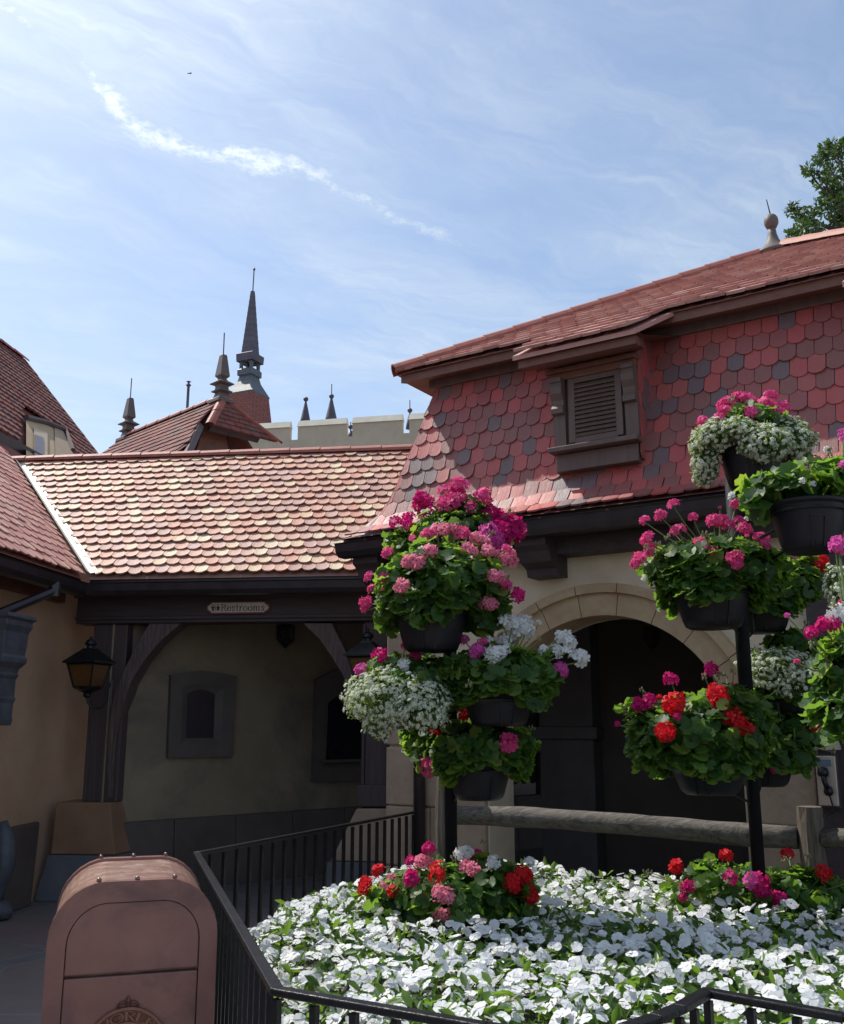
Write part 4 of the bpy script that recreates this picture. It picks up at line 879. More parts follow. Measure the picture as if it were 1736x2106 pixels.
for xc, wom in ((sa+.068, 0), (sa+.122, 1)):
    def P(a, b, f): return RP(xc+a, .0365+.0025*f, zc-.034+b)
    hd = [(.008*math.cos(x), .060+.008*math.sin(x)) for x in np.linspace(0, 2*math.pi, 9)[:-1]]
    bd = [(-.017, .046), (.017, .046), (.020, .028), (.013, .026), (.010, .036), (.010, .0), (.002, .0), (.0, .022), (-.002, .0), (-.010, 0), (-.010, .036), (-.013, .026), (-.020, .028)] if not wom else [(-.014, .047), (.014, .047), (.019, .030), (.012, .030), (.016, .014), (.008, .014), (.006, 0), (-.006, 0), (-.008, .014), (-.016, .014), (-.012, .030), (-.019, .030)]
    for pg in (hd, bd): m.add([P(a, b, 1) for a, b in pg], [tuple(range(len(pg)))])
m.box(RP(sa+.095, .038, zc-.002), (.004, .003, .066), (RD, LD, UP)); m.build('pictogram', ink, sg)

# wall lanterns
amber = M_noise('amber_lantern_glass', (.10, .044, .012), (.14, .062, .017), 30, .35, .3, 60)
def lantern(px, D, label):
    (u0, v0), (u1, v1) = px; top = at(u0, v0, D); z = lambda v: at(u0, v, D)[2]; k_ = (z(v0)-z(v1))/130.0; c = (top[0], top[1], 0); r4 = math.radians(28)
    zz = lambda f: z(v1)+f*k_
    t = thing('wall_lantern', (top[0], top[1], zz(0)), label, 'lantern', 'iron wall lanterns on the porch posts')
    S2 = 1.414
    m = MB(); m.lathe([(29*k_*S2, zz(72)), (41*k_*S2*.92, zz(74)), (41*k_*S2*.92, zz(77)), (12*k_*S2, zz(102)), (11*k_*S2, zz(104))], c, 4, r4)
    m.lathe([(8*k_, zz(103)), (8*k_, zz(110)), (13*k_, zz(113)), (9*k_, zz(120)), (3*k_, zz(124)), (3.5*k_, zz(127)), (1*k_, zz(130))], c, 12); m.build('lantern_roof', MT['black_metal'], t)
    m = MB(); rt, rb_ = 31*k_, 20*k_
    for i in range(4):
        a = r4+math.pi/2*i; d = np.array([math.cos(a), math.sin(a), 0]); m.tube([np.array(c)+d*rt*S2*.98+UP*zz(72), np.array(c)+d*rb_*S2*.98+UP*zz(26)], 2.2*k_, 5)
    for zf, r_ in ((72, rt), (26, rb_)): m.lathe([(r_*S2, zz(zf-2)), (r_*S2*1.05, zz(zf)), (r_*S2, zz(zf+2))], c, 4, r4)
    m.lathe([(3*k_, zz(4)), (9*k_, zz(8)), (7*k_, zz(14)), (rb_*S2*.9, zz(22)), (rb_*S2, zz(26))], c, 10)
    m.build('cage', MT['black_metal'], t)
    m = MB(); m.lathe([(rb_*S2*.93, zz(27)), (rt*S2*.93, zz(71))], c, 4, r4); m.build('glass', amber, t)
    b = np.array(c); bx = RD*.9-LD*-.45; bx = unit(bx)
    m = MB(); m.tube([b+UP*zz(6), b+UP*zz(-6)+bx*4*k_, b+UP*zz(-16)+bx*14*k_, b+UP*zz(-14)+bx*30*k_, b+UP*zz(2)+bx*38*k_, b+UP*zz(24)+bx*38*k_, b+UP*zz(36)+bx*44*k_], 3.2*k_, 8); m.box(b+bx*46*k_+UP*zz(14), (4*k_, 14*k_, 54*k_), (bx, np.cross(UP, bx), UP)); m.build('bracket', MT['black_metal'], t)
lantern(((188, 1308), (188, 1440)), 9.45, 'dark iron lantern with amber glass under the left end of the porch beam')
lantern(((757, 1293), (757, 1428)), 9.28, 'dark iron lantern with amber glass partly hidden behind the white alyssum basket')
def cage_lamp(u, v0, v1, D, label):
    c0 = at(u, v0, D); z = lambda v: at(u, v, D)[2]; k_ = (z(v0)-z(v1))/50.; c = (c0[0], c0[1], 0); zz = lambda f: z(v1)+f*k_
    t = thing('hanging_lantern', (c0[0], c0[1], zz(0)), label, 'lantern', 'hanging iron lanterns')
    m = MB()
    for i in range(6):
        a = math.pi/3*i+.3; d = np.array([math.cos(a), math.sin(a), 0]); b = np.array(c); m.tube([b+d*20*k_+UP*zz(48), b+d*20*k_+UP*zz(20), b+d*8*k_+UP*zz(7)], 1.1*k_, 5)
    m.lathe([(20*k_, zz(46)), (22*k_, zz(48)), (18*k_, zz(52)), (3*k_, zz(54))], c, 6, .3); m.lathe([(20*k_, zz(19)), (21*k_, zz(20.5)), (20*k_, zz(22))], c, 6, .3); m.lathe([(1*k_, zz(0)), (4*k_, zz(3)), (9*k_, zz(7)), (9*k_, zz(8))], c, 6, .3); m.tube([np.array(c)+UP*zz(53), np.array(c)+UP*2.98], 1.2*k_, 5); m.build('cage', MT['black_metal'], t)
    m = MB(); m.lathe([(7.4*k_, zz(8.5)), (18.6*k_, zz(20.5)), (18.6*k_, zz(45.5))], c, 6, .3); m.build('glass', M_flat('smoky_glass_'+str(u), (.03, .03, .04), .15), t)
    m = MB(); m.lathe([(3*k_, zz(12)), (3*k_, zz(34)), (1, zz(40))][:2], c, 8); m.build('candle', M_flat('old_candle_'+str(u), (.18, .16, .13), .6), t)
cage_lamp(588, 1287, 1334, 11.0, 'six-sided iron lantern hanging from the ceiling of the timber porch')
cage_lamp(1340, 1292, 1338, 8.6, 'six-sided iron lantern hanging in the dark under the stone arch')

# payphone, notice
def fbox(m, u0, v0, u1, v1, o, dep, rnd=.5):
    t0, z0 = fac(u0, v0, o); t1, z1 = fac(u1, v1, o); m.box(FP((t0+t1)/2, o-dep/2, (z0+z1)/2), (abs(t1-t0), dep, abs(z0-z1)), (FD, FN, UP), rnd); return (t0+t1)/2, (z0+z1)/2, abs(t1-t0), abs(z0-z1)
ph = thing('payphone', FP(3.66, .07, 1.15), 'silver wall payphone with black handset on a dark timber panel at the right edge', 'payphone')
m = MB(); tc, zc_p, tw, zh = fbox(m, 1674, 1552, 1731, 1664, .13, .10); m.build('backplate', MT['wood_beam'], ph, bevel=.006)
steel = M_noise('brushed_steel', (.50, .43, .38), (.62, .54, .48), 3, .33, .08, 60, .55, ((.18, .18, .20), 5, .7))
m = MB(); m.box(FP(tc, .142, zc_p+.005), (tw*.88, .022, zh*.93), (FD, FN, UP)); m.build('faceplate', steel, ph, bevel=.006)
m = MB(); m.box(FP(tc-.005, .156, zc_p+zh*.35), (tw*.56, .008, zh*.12), (FD, FN, UP)); m.build('screen', M_flat('blue_grey_screen', (.11, .16, .21), .2), ph)
m = MB(); hx = tc+.0
m.tube([FP(hx-.012, .20, zc_p+zh*.17), FP(hx-.005, .205, zc_p+zh*.0), FP(hx+.012, .20, zc_p-zh*.14)], [.020, .017, .019], 8)
m.lathe([(.01, .03), (.032, .02), (.036, -.012), (.03, -.03), (.01, -.032)], FP(hx-.012, .19, zc_p+zh*.19), 12); m.lathe([(.01, .03), (.026, .02), (.03, -.012), (.02, -.03), (.01, -.032)], FP(hx+.012, .19, zc_p-zh*.16), 12); m.build('handset', MT['black_metal'], ph, smooth=True)
m = MB(); m.tube([FP(hx+.012, .19, zc_p-zh*.2), FP(hx+.025, .175, zc_p-zh*.4), FP(hx+.03, .18, zc_p-zh*.55), FP(hx-.02, .18, zc_p-zh*.64), FP(hx-.07, .15, zc_p-zh*.62)], .005, 6); m.build('cord', MT['black_metal'], ph)
nt_ = thing('notice_plaque', FP(3.6, .07, 1.55), 'cream round-topped notice above the payphone, half hidden by red geraniums', 'notice')
t0, z0 = fac(1636, 1541, .10); t1, z1 = fac(1722, 1476, .10); m = MB()
pf = [(t0, z0), (t1, z0), (t1, z0+(z1-z0)*.45)]+[((t0+t1)/2+(t1-t0)/2*math.cos(x), z0+(z1-z0)*(.45+.55*math.sin(x))) for x in np.linspace(.2, math.pi-.2, 8)]+[(t0, z0+(z1-z0)*.45)]
m.hexa([FP(a, .06, b) for a, b in pf], [FP(a, .10, b) for a, b in pf]); m.build('plate', M_noise('cream_notice_paint', (.42, .35, .29), (.48, .41, .34), 5, .6, .1, 40), nt_)
m = MB()
for i, (f0, f1, zz0, hh) in enumerate(((.36, .62, .60, .10), (.36, .62, .49, .035), (.3, .80, .36, .035), (.3, .72, .27, .035), (.3, .92, .18, .035), (.3, .7, .10, .03))):
    a = f0
    while a < f1: L_ = rng.uniform(.03, .07); m.box(FP(t0+(t1-t0)*(a+L_/2), .1015, z0+(z1-z0)*zz0), ((t1-t0)*L_*.85, .003, (z1-z0)*hh*rng.uniform(.7, 1)), (FD, FN, UP)); a += L_+.012
m.build('printing', M_flat('grey_print', (.16, .13, .12), .7), nt_)

# ================================================================== split-rail fence
fa = atz(948, 1677, 1.02); fb = atz(1640, 1718, 1.0); fdv = unit(fb-fa); fn_ = np.array([fdv[1], -fdv[0], 0])
def FE(s, dz=0, o=0): return fa+fdv*s+UP*dz+fn_*o
LF = np.linalg.norm(fb-fa)
wf_ = thing('rail_fence', (fa[0]+fdv[0], fa[1]+fdv[1], 0), 'weathered grey split-rail wooden fence in front of the stone arch', 'fence')
def rough_log(m, pts, r, sides=10, amp=.18, flat=None):
    n = len(pts); off = rng.random(4)*20; ring = []
    d = unit(np.array(pts[-1])-np.array(pts[0])); x = unit(np.cross(UP if abs(d[2]) < .9 else np.array([1., 0, 0]), d)); y = np.cross(d, x); vs = []
    for i, p in enumerate(pts):
        for k_ in range(sides):
            a = 2*math.pi*k_/sides; rr = r*(1+amp*noise.noise(Vector((math.cos(a)*1.2+off[0], math.sin(a)*1.2+off[1], i*.35+off[2]))))
            vs.append(np.array(p)+(x*math.cos(a)+y*math.sin(a))*rr)
    m.add(vs, [(i*sides+k_, i*sides+(k_+1) % sides, (i+1)*sides+(k_+1) % sides, (i+1)*sides+k_) for i in range(n-1) for k_ in range(sides)]+[tuple(range(sides))[::-1], tuple(range((n-1)*sides, n*sides))])
m = MB(); rough_log(m, [FE(s, .012*math.sin(s*2.2), 0) for s in np.linspace(-.10, LF, 22)], .068); m.build('rail', MT['old_wood'], wf_, smooth=True)
m = MB(); rough_log(m, [FE(s, -.01+.01*math.sin(s*3), .03) for s in np.linspace(LF+.14, LF+2.6, 16)], .06); m.build('rail', MT['old_wood'], wf_, smooth=True)
for s_, hgt, r_ in ((LF+.09, 1.17, .072), (-.13, 1.55, .048), (LF+2.7, 1.15, .07)):
    b = FE(s_, 0, .02); m = MB(); rough_log(m, [(b[0]+.008*math.sin(z_*5), b[1], z_) for z_ in np.linspace(0, hgt, 14)], r_, 9, .25); m.build('post', MT['old_wood_v'], wf_, smooth=False)

# ================================================================== iron railing round the flower bed
RH = .95
rail_u = [(850, 1668), (405, 1752), (570, 2030), (1000, 2104)]
rp = [atz(u, v, RH) for u, v in rail_u]
right_u = [(1283, 2107), (1348, 2086), (1396, 2066), (1455, 2033)]
rr2 = [atz(u, v, RH) for u, v in right_u]
path = [rp[0], rp[1], rp[2], rp[3], np.array([.30, 2.47, RH]), np.array([.42, 2.44, RH])]+rr2+[atz(1736, 2084, RH), np.array([2.3, 2.0, RH])]
rl = thing('iron_railing', (path[2][0], path[2][1], 0), 'low black iron railing running round the white flower bed', 'railing')
m = MB(); W2 = .019
for i in range(len(path)-1):
    a, b = path[i], path[i+1]; d = unit(b-a); x = np.array([-d[1], d[0], 0])
    def mit(j):
        if j == 0 or j == len(path)-1: dd = unit(path[min(j+1, len(path)-1)]-path[max(j-1, 0)]); return np.array([-dd[1], dd[0], 0])*W2
        d0, d1 = unit(path[j]-path[j-1]), unit(path[j+1]-path[j]); n0, n1 = np.array([-d0[1], d0[0], 0]), np.array([-d1[1], d1[0], 0]); mm_ = unit(n0+n1); return mm_*W2/max(.5, mm_@n0)
    xa, xb = mit(i), mit(i+1)
    m.hexa([a-xa-UP*.02, b-xb-UP*.02, b+xb-UP*.02, a+xa-UP*.02], [a-xa, b-xb, b+xb, a+xa])
m.build('top_rail', MT['black_metal'], rl, bevel=.004)
m = MB()
for i in range(len(path)-1):
    a, b = path[i], path[i+1]; d = unit(b-a); x = np.array([-d[1], d[0], 0])*.012
    m.hexa([a-x-UP*.84, b-x-UP*.84, b+x-UP*.84, a+x-UP*.84], [a-x-UP*.815, b-x-UP*.815, b+x-UP*.815, a+x-UP*.815])
m.build('bottom_rail', MT['black_metal'], rl)
bm_ = None; nbal = 0
for i in range(len(path)-1):
    a, b = path[i], path[i+1]; L_ = np.linalg.norm(b-a); n = max(1, round(L_/.128)); d = unit(b-a); ang_ = math.atan2(d[1], d[0])
    if i == len(path)-2: n = min(n, 10)
    for j in range(n):
        p = a+d*(L_*j/n)
        if bm_ is None:
            q_ = MB(); b0 = np.array(wloc(rl)); q_.box(b0+UP*((RH-.03)/2+.02), (.02, .02, RH-.07)); bo = q_.build('baluster', MT['black_metal'], rl); bm_ = bo.data
        else:
            bo = bpy.data.objects.new('baluster', bm_); COL.objects.link(bo); bo.parent = rl
        bo.location = (p[0]-rl.location[0], p[1]-rl.location[1], 0); bo.rotation_euler = (0, 0, ang_); nbal += 1
# ================================================================== litter bin in the foreground
TH_ = 1.13
f0, f1, k0, k1 = atz(212, 1815, TH_), atz(345, 1809, TH_), atz(218, 1764, TH_), atz(333, 1761, TH_)
cx_ = unit(f1-f0); cy_ = np.array([-cx_[1], cx_[0], 0]); cy_ = cy_ if cy_[1] > 0 else -cy_
depth = ((k0-f0)@cy_+(k1-f1)@cy_)/2; 
def canpt(u, v): d = onplane(u, v, f0, cy_)-f0; return d@cx_, d[2]+TH_
xl, xr = canpt(88, 2050)[0], canpt(441, 2050)[0]; cxm = (xl+xr)/2; cw_ = (xr-xl)
fc = f0+cx_*cxm; 
def TP(x, y, z): p = fc+cx_*x+cy_*y; return np.array([p[0], p[1], z])
tb = thing('litter_bin', TP(0, depth/2, 0), 'dusty mauve metal litter bin with arched riveted top and a round embossed emblem', 'litter bin')
def arch_prof(hw, top, rad, bottom, n=9):
    pts = [(-hw, bottom)]+[(-hw+rad-rad*math.cos(x), top-rad*1.0+rad*math.sin(x)) for x in np.linspace(0, math.pi/2, n)]
    return pts+[(-a, b) for a, b in pts[::-1]]
def arch_prof2(hw, top, rad, bottom, crown=.012):
    p = arch_prof(hw, top-crown, rad, bottom); out = []
    for a, b in p: out.append((a, b+crown*(1-(a/hw)**2) if b > bottom+.01 else b))
    return out
can_paint = M_noise('mauve_bin_paint', (.215, .10, .085), (.285, .145, .118), 3.5, .33, .08, 60, .25, ((.105, .062, .064), 3.2, .85), rvar=.30)  # dark blotches: scuffs, plus the front's smudgy reflection put into the colour
can_top = M_noise('scuffed_bin_paint', (.25, .135, .105), (.33, .20, .155), 7, .34, .25, 26, .35, ((.46, .38, .32), 16, .7), rvar=.35)
hw_ = cw_/2; rad_ = .17
m = MB(); n_ = arch_prof2(hw_-.006, TH_-.006, rad_-.006, .03)
m.hexa([TP(a, .03, b) for a, b in n_], [TP(a, depth-.03, b) for a, b in n_]); m.build('body', can_top, tb)
for y0, y1 in ((-.006, .034), (depth-.034, depth+.006)):
    m = MB(); o_ = arch_prof2(hw_, TH_+.004, rad_, .0); i_ = arch_prof2(hw_-.058, TH_-.062, rad_-.05, .0); n = len(o_)
    for j in range(n-1): m.hexa([TP(*((o_[j][0], y0, o_[j][1]))), TP(o_[j+1][0], y0, o_[j+1][1]), TP(i_[j+1][0], y0, i_[j+1][1]), TP(i_[j][0], y0, i_[j][1])], [TP(o_[j][0], y1, o_[j][1]), TP(o_[j+1][0], y1, o_[j+1][1]), TP(i_[j+1][0], y1, i_[j+1][1]), TP(i_[j][0], y1, i_[j][1])])
    m.build('end_frame', can_paint, tb)
zs_ = canpt(265, 2001)[1]; 
ip = arch_prof2(hw_-.060, TH_-.064, rad_-.052, zs_+.004)
m = MB(); m.hexa([TP(a, -.003, b) for a, b in ip], [TP(a, .028, b) for a, b in ip]); m.build('swing_flap', can_paint, tb, bevel=.004)
m = MB(); m.box(TP(0, .0125, (zs_-.006)/2), (2*(hw_-.060), .03, zs_-.006), (cx_, cy_, UP)); door = m.build('front_door', can_paint, tb, bevel=.004)
m = MB()
for x, y, z in [(-hw_+.15+i*(cw_-.3)/2, yy, TH_+.008) for i in range(3) for yy in (.01, depth-.01)]+[(s*(hw_-.03), .01, .9) for s in (-1, 1)]: m.lathe([(.008, -.006), (.0085, .0), (.006, .005), (.002, .007)], TP(x, y, z), 8)
for x in (-.14, 0, .14): m.lathe([(.007, -.004), (.006, .001)], TP(x, .0, TH_-.03), 8)
m.build('rivet', M_flat('rivet_metal', (.22, .15, .13), .3, .6), tb, smooth=True)
# emblem: raised disc with arched lettering and a small fleur on top
ex, ez = canpt(263, 2069)[0]-cxm, canpt(263, 2069)[1]-.132
er = .132
def EPt(x, z, y): return TP(ex+x, y+.0, ez+z)
emb_d = M_noise('emblem_dark_bronze', (.12, .045, .028), (.16, .065, .04), 20, .45, .2, 60, .4)
emb_l = M_noise('emblem_bronze', (.21, .10, .07), (.27, .14, .10), 20, .4, .2, 60, .45)
em = None
m = MB(); ring = [(er*math.cos(x), er*math.sin(x)) for x in np.linspace(0, 2*math.pi, 49)[:-1]]; m.hexa([EPt(a, b, -.001) for a, b in ring], [EPt(a, b, -.010) for a, b in ring]); em = m.build('emblem', emb_d, door)
m = MB()
for r0, r1, y in ((er*.93, er, -.016), (er*.60, er*.66, -.015)):
    for j in range(48):
        x0, x1 = 2*math.pi*j/48, 2*math.pi*(j+1)/48; q_ = [(r0, x0), (r1, x0), (r1, x1), (r0, x1)]
        m.hexa([EPt(r*math.cos(x), r*math.sin(x), -.009) for r, x in q_], [EPt(r*math.cos(x), r*math.sin(x), y) for r, x in q_])
TLn = text_len('WORLD', .05); arcw = 2.05
def wpl(x, y, f):
    r = er*(.69+.215*y); a = math.pi/2+arcw/2-arcw*(x/TLn); return EPt(r*math.cos(a), r*math.sin(a), -.009-.006*f)
strokes(m, 'WORLD', wpl, .085, .05, .05)
m.build('lettering', emb_l, em)
m = MB()
for sgn in (-1, 1): m.tube([EPt(0, er+.004, -.008), EPt(sgn*.012, er+.014, -.010), EPt(sgn*.026, er+.010, -.010), EPt(sgn*.034, er+.001, -.008), EPt(sgn*.026, er-.002, -.008)], [.005, .006, .005, .004, .003], 6)
m.tube([EPt(0, er, -.008), EPt(0, er+.018, -.010), EPt(0, er+.034, -.008)], [.007, .009, .002], 6); m.build('fleur', emb_d, em)
# ================================================================== planting
MT['leaf'] = M_leaf('geranium_leaf', [(0, (.016, .052, .018)), (.5, (.034, .095, .024)), (.82, (.070, .15, .032)), (1, (.16, .19, .04))], (.34, .56, .05), .50)
MT['leaf_bed'] = M_leaf('impatiens_leaf', [(0, (.016, .050, .018)), (.6, (.035, .095, .022)), (1, (.085, .16, .035))], (.34, .56, .05), .46, .35)
MT['leaf_aly'] = M_leaf('alyssum_leaf', [(0, (.05, .085, .03)), (1, (.14, .19, .06))], (.32, .42, .10), .45)
MT['stem'] = M_noise('green_stem', (.10, .17, .045), (.16, .23, .07), 20, .6, 0)
MT['bud'] = M_noise('green_bud', (.12, .17, .06), (.24, .20, .10), 25, .6, 0)
MT['white'] = M_petal('white_petal', (.80, .81, .82), .30, .10)
MT['aly'] = M_petal('alyssum_white', (.78, .82, .66), .30, .15)
PCOL = {'P': ('pink', (.88, .10, .33)), 'M': ('magenta', (.66, .012, .20)), 'L': ('light_pink', (.90, .30, .43)), 'R': ('red', (.74, .014, .026)), 'W': ('white', (.80, .81, .80)), 'F': ('purple_pink', (.76, .11, .46))}
for k_, (nm, c) in PCOL.items(): MT['pet'+k_] = M_petal(nm+'_petal', c, .42, .5 if k_ != 'W' else .12)
MT['eye'] = M_flat('dark_rose_eye', (.40, .02, .09), .6)

def basis(z, roll):
    """(n,3) unit normals -> rotation matrices with random roll"""
    z = z/np.linalg.norm(z, axis=1, keepdims=True)
    h = np.where(np.abs(z[:, 2:3]) < .9, np.array([[0, 0, 1.]]), np.array([[1., 0, 0]]))
    x = np.cross(h, z); x /= np.linalg.norm(x, axis=1, keepdims=True); y = np.cross(z, x)
    c, s = np.cos(roll)[:, None], np.sin(roll)[:, None]
    return x*c+y*s, -x*s+y*c, z
def scatter(Tv, Tf, P, N, S, roll, jitter=None):
    X, Y, Z = basis(N, roll); n, m = len(P), len(Tv); S = np.asarray(S).reshape(n, 1, 1)
    V = P[:, None, :]+S*(Tv[None, :, 0:1]*X[:, None]+Tv[None, :, 1:2]*Y[:, None]+Tv[None, :, 2:3]*Z[:, None])
    F = (np.array(Tf)[None]+(np.arange(n)*m)[:, None, None]).reshape(-1, len(Tf[0]))
    return V.reshape(-1, 3), F
def leaf_templates():
    out = []
    for _ in range(4):
        nl = 14; v = [(0, -.12, -.16)]; f = []
        for i in range(nl+1):
            a = -math.pi/2+.30+(2*math.pi-.60)*i/nl; r = (1.0 if i % 2 else .90)*rng.uniform(.94, 1.05)
            v.append((r*math.cos(a), r*math.sin(a)*.92, .10*math.sin(a*2+_)+.10*(1 if i % 2 else -.6)+rng.uniform(-.05, .05)))
        f = [(0, i, i+1) for i in range(1, nl+1)]
        out.append((np.array(v), f))
    return out
LEAFT = leaf_templates()
def join(parts):
    Vs, Fs, Rs, k = [], [], [], 0
    for V, F, R in parts: Vs.append(V); Fs.append(F+k); Rs.append(R); k += len(V)
    return np.vstack(Vs), np.vstack(Fs), np.concatenate(Rs)
def foliage_points(c, R, n, bottom=-1.0, r0=.74, r1=1.04):
    d = rng.normal(size=(int(n*2.2)+10, 3)); d /= np.linalg.norm(d, axis=1, keepdims=True); d = d[d[:, 2] > bottom][:n]
    lump = np.array([.90+.34*noise.noise(Vector(q*2.3+np.array([c[0]*3, 0, c[2]*3]))) for q in d])
    P = c+d*np.array(R)*(rng.uniform(r0, r1, len(d))*lump)[:, None]
    return P, d
def leaves(spec):
    """spec: list of (centre, radii, count, leaf radius, bottom, pot (centre, rad, top) or None)"""
    parts = []
    for c, R, n, lr, bot, pot in spec:
        for ti, T in enumerate(LEAFT):
            if R[0] == 'ring':            # leaves spilling over a pot's rim
                a = rng.uniform(0, 2*math.pi, n//4); rr = R[1]*rng.uniform(1.04, 1.38, len(a)); hz = rng.random(len(a)); z = R[2]+(R[3]-R[2])*hz**.8*(.75+.25*np.sin(a*3+c[0]*9)); P = np.column_stack([c[0]+rr*np.cos(a), c[1]+rr*np.sin(a), z]); d = np.column_stack([np.cos(a), np.sin(a), .25+0*a])
            else:
                P1, d1 = foliage_points(c, R, n//4, bot); P2, d2 = foliage_points(c, R, n//10, bot, .35, .75)
                P = np.vstack([P1, P2]); d = np.vstack([d1, d2])
            if pot is not None:
                pc, pr, pt = pot[:3]; inside = (P[:, 2] < pt+.01) & (np.hypot(P[:, 0]-pc[0], P[:, 1]-pc[1]) < pr+.015); P, d = P[~inside], d[~inside]
            if not len(P): continue
            N = d*.75+np.array([0, 0, .55])+rng.normal(size=P.shape)*.38; S = lr*rng.uniform(.62, 1.18, len(P))
            V, F = scatter(T[0], T[1], P, N, S, rng.uniform(0, 6.28, len(P))); parts.append((V, F, np.repeat(rng.random(len(P)), len(T[1]))))
    return join(parts)
# geranium heads: domes of five-petalled florets
def head_mesh(col, var):
    nf = [10, 13, 16, 8][var]; ga = math.pi*(3-math.sqrt(5)); V = []; F = []; R = []; MI = []
    lo = [-.1, -.3, -.5, .1][var]
    for i in range(nf):
        z = 1-(1-lo)*(i+.5)/nf; a = ga*i+rng.uniform(-.25, .25); r = math.sqrt(max(0, 1-z*z)); d = unit(np.array([r*math.cos(a), r*math.sin(a), z])+rng.normal(size=3)*.10)
        cpos = d*rng.uniform(.70, .92); x, y, zz_ = (q[0] for q in basis(np.array([d+rng.normal(size=3)*.22]), np.array([rng.uniform(0, 6)]))); fr = rng.uniform(.46, .60); rv = rng.random()
        for p in range(5):
            a0 = 2*math.pi*p/5+rng.uniform(-.12, .12); e, t_ = math.cos(a0)*x+math.sin(a0)*y, -math.sin(a0)*x+math.cos(a0)*y; cup = rng.uniform(-.02, .22)
            k = len(V); pts = [(0.06, 0), (.45, .30), (.82, .36), (1.02, .16), (1.0, -.14), (.80, -.36), (.45, -.30)]
            for u_, w_ in pts: V.append(cpos+fr*(e*u_+t_*w_+zz_*(cup*u_*u_+.05*abs(w_))))
            for j in range(1, 6): F.append((k, k+j, k+j+1)); R.append(min(1, max(0, rv*.6+rng.random()*.4))); MI.append(0)
        if col in 'LP' and (col == 'L' or i % 3 == 0):
            k = len(V)
            for j in range(5): a0 = 2*math.pi*j/5; V.append(cpos+fr*.24*(math.cos(a0)*x+math.sin(a0)*y)+zz_*fr*.10)
            for j in range(1, 4): F.append((k, k+j, k+j+1)); R.append(.5); MI.append(1)
    for i in range(9):                        # green pedicels under the florets
        a = 2*math.pi*i/9; k = len(V); V += [np.array([0, 0, -.75]), np.array([.55*math.cos(a), .55*math.sin(a), .15]), np.array([.55*math.cos(a+.12), .55*math.sin(a+.12), .10])]; F.append((k, k+1, k+2)); R.append(.5); MI.append(2)
    me_o = npmesh('flower_head', np.array(V), F, [MT['pet'+col], MT['eye'], MT['stem']], None, R, MI)
    me = me_o.data; bpy.data.objects.remove(me_o); return me
HEADS = {}
def flower_head(parent, pos, size, col, dirn):
    var = int(rng.integers(0, 3)) if size > .026 else 3
    key = (col, var)
    if key not in HEADS: HEADS[key] = head_mesh(col, var)
    o = bpy.data.objects.new('flower_head', HEADS[key]); COL.objects.link(o); o.parent = parent
    o.location = tuple(float(x) for x in (np.array(pos)-np.array(wloc(parent)))); o.scale = (float(size),)*3
    o.rotation_euler = (Matrix.Rotation(0, 3, 'Z') @ Vector(dirn).to_track_quat('Z', 'Y').to_matrix() @ Matrix.Rotation(rng.uniform(0, 6), 3, 'Z')).to_euler()
    return o
def alyssum(c, R, n, bottom, pot, parent, name='alyssum'):
    P, d = foliage_points(c, R, n, bottom, .86, 1.05)
    keep = np.ones(len(P), bool)
    if pot is not None: pc, pr, pt = pot[:3]; keep = ~((P[:, 2] < pt) & (np.hypot(P[:, 0]-pc[0], P[:, 1]-pc[1]) < pr+.01))
    P, d = P[keep], d[keep]; nf = 15; tv, tf = [], []
    for i in range(nf):
        z = 1-.85*(i+.5)/nf; a = 2.4*i; r = math.sqrt(1-z*z); cc = np.array([r*math.cos(a), r*math.sin(a), z*.55])*.82; k = len(tv); s = .24; nn = unit(cc+np.array([0, 0, .6])); x, y, _z = (q[0] for q in basis(nn[None], np.array([a])))
        tv += [cc+x*s, cc+y*s, cc-x*s, cc-y*s]; tf.append((k, k+1, k+2, k+3))
    V, F = scatter(np.array(tv), tf, P, d+np.array([0, 0, .5])+rng.normal(size=P.shape)*.3, rng.uniform(.009, .016, len(P)), rng.uniform(0, 6, len(P)))
    o1 = npmesh(name+'_blossom', V, F, [MT['aly']], parent, rng.random(len(F)))
    Pl, dl = foliage_points(c, R, n*5, bottom, .55, 1.0)
    if pot is not None: kp = ~((Pl[:, 2] < pot[2]) & (np.hypot(Pl[:, 0]-pot[0][0], Pl[:, 1]-pot[0][1]) < pot[1]+.01)); Pl, dl = Pl[kp], dl[kp]
    lt = np.array([(0, 0, 0), (.5, .17, .05), (1, 0, 0), (.5, -.17, .05)]); V, F = scatter(lt, [(0, 1, 2, 3)], Pl, rng.normal(size=Pl.shape)+dl*.3, rng.uniform(.018, .034, len(Pl)), rng.uniform(0, 6, len(Pl)))
    npmesh(name+'_leaves', V, F, [MT['leaf_aly']], parent, rng.random(len(F)))
def ell(u, v, D, ru, rv, rd=None):
    c = at(u, v, D); px = D*1.04/FOC; return c, (ru*px, (rd if rd else .85*ru)*px, rv*px)
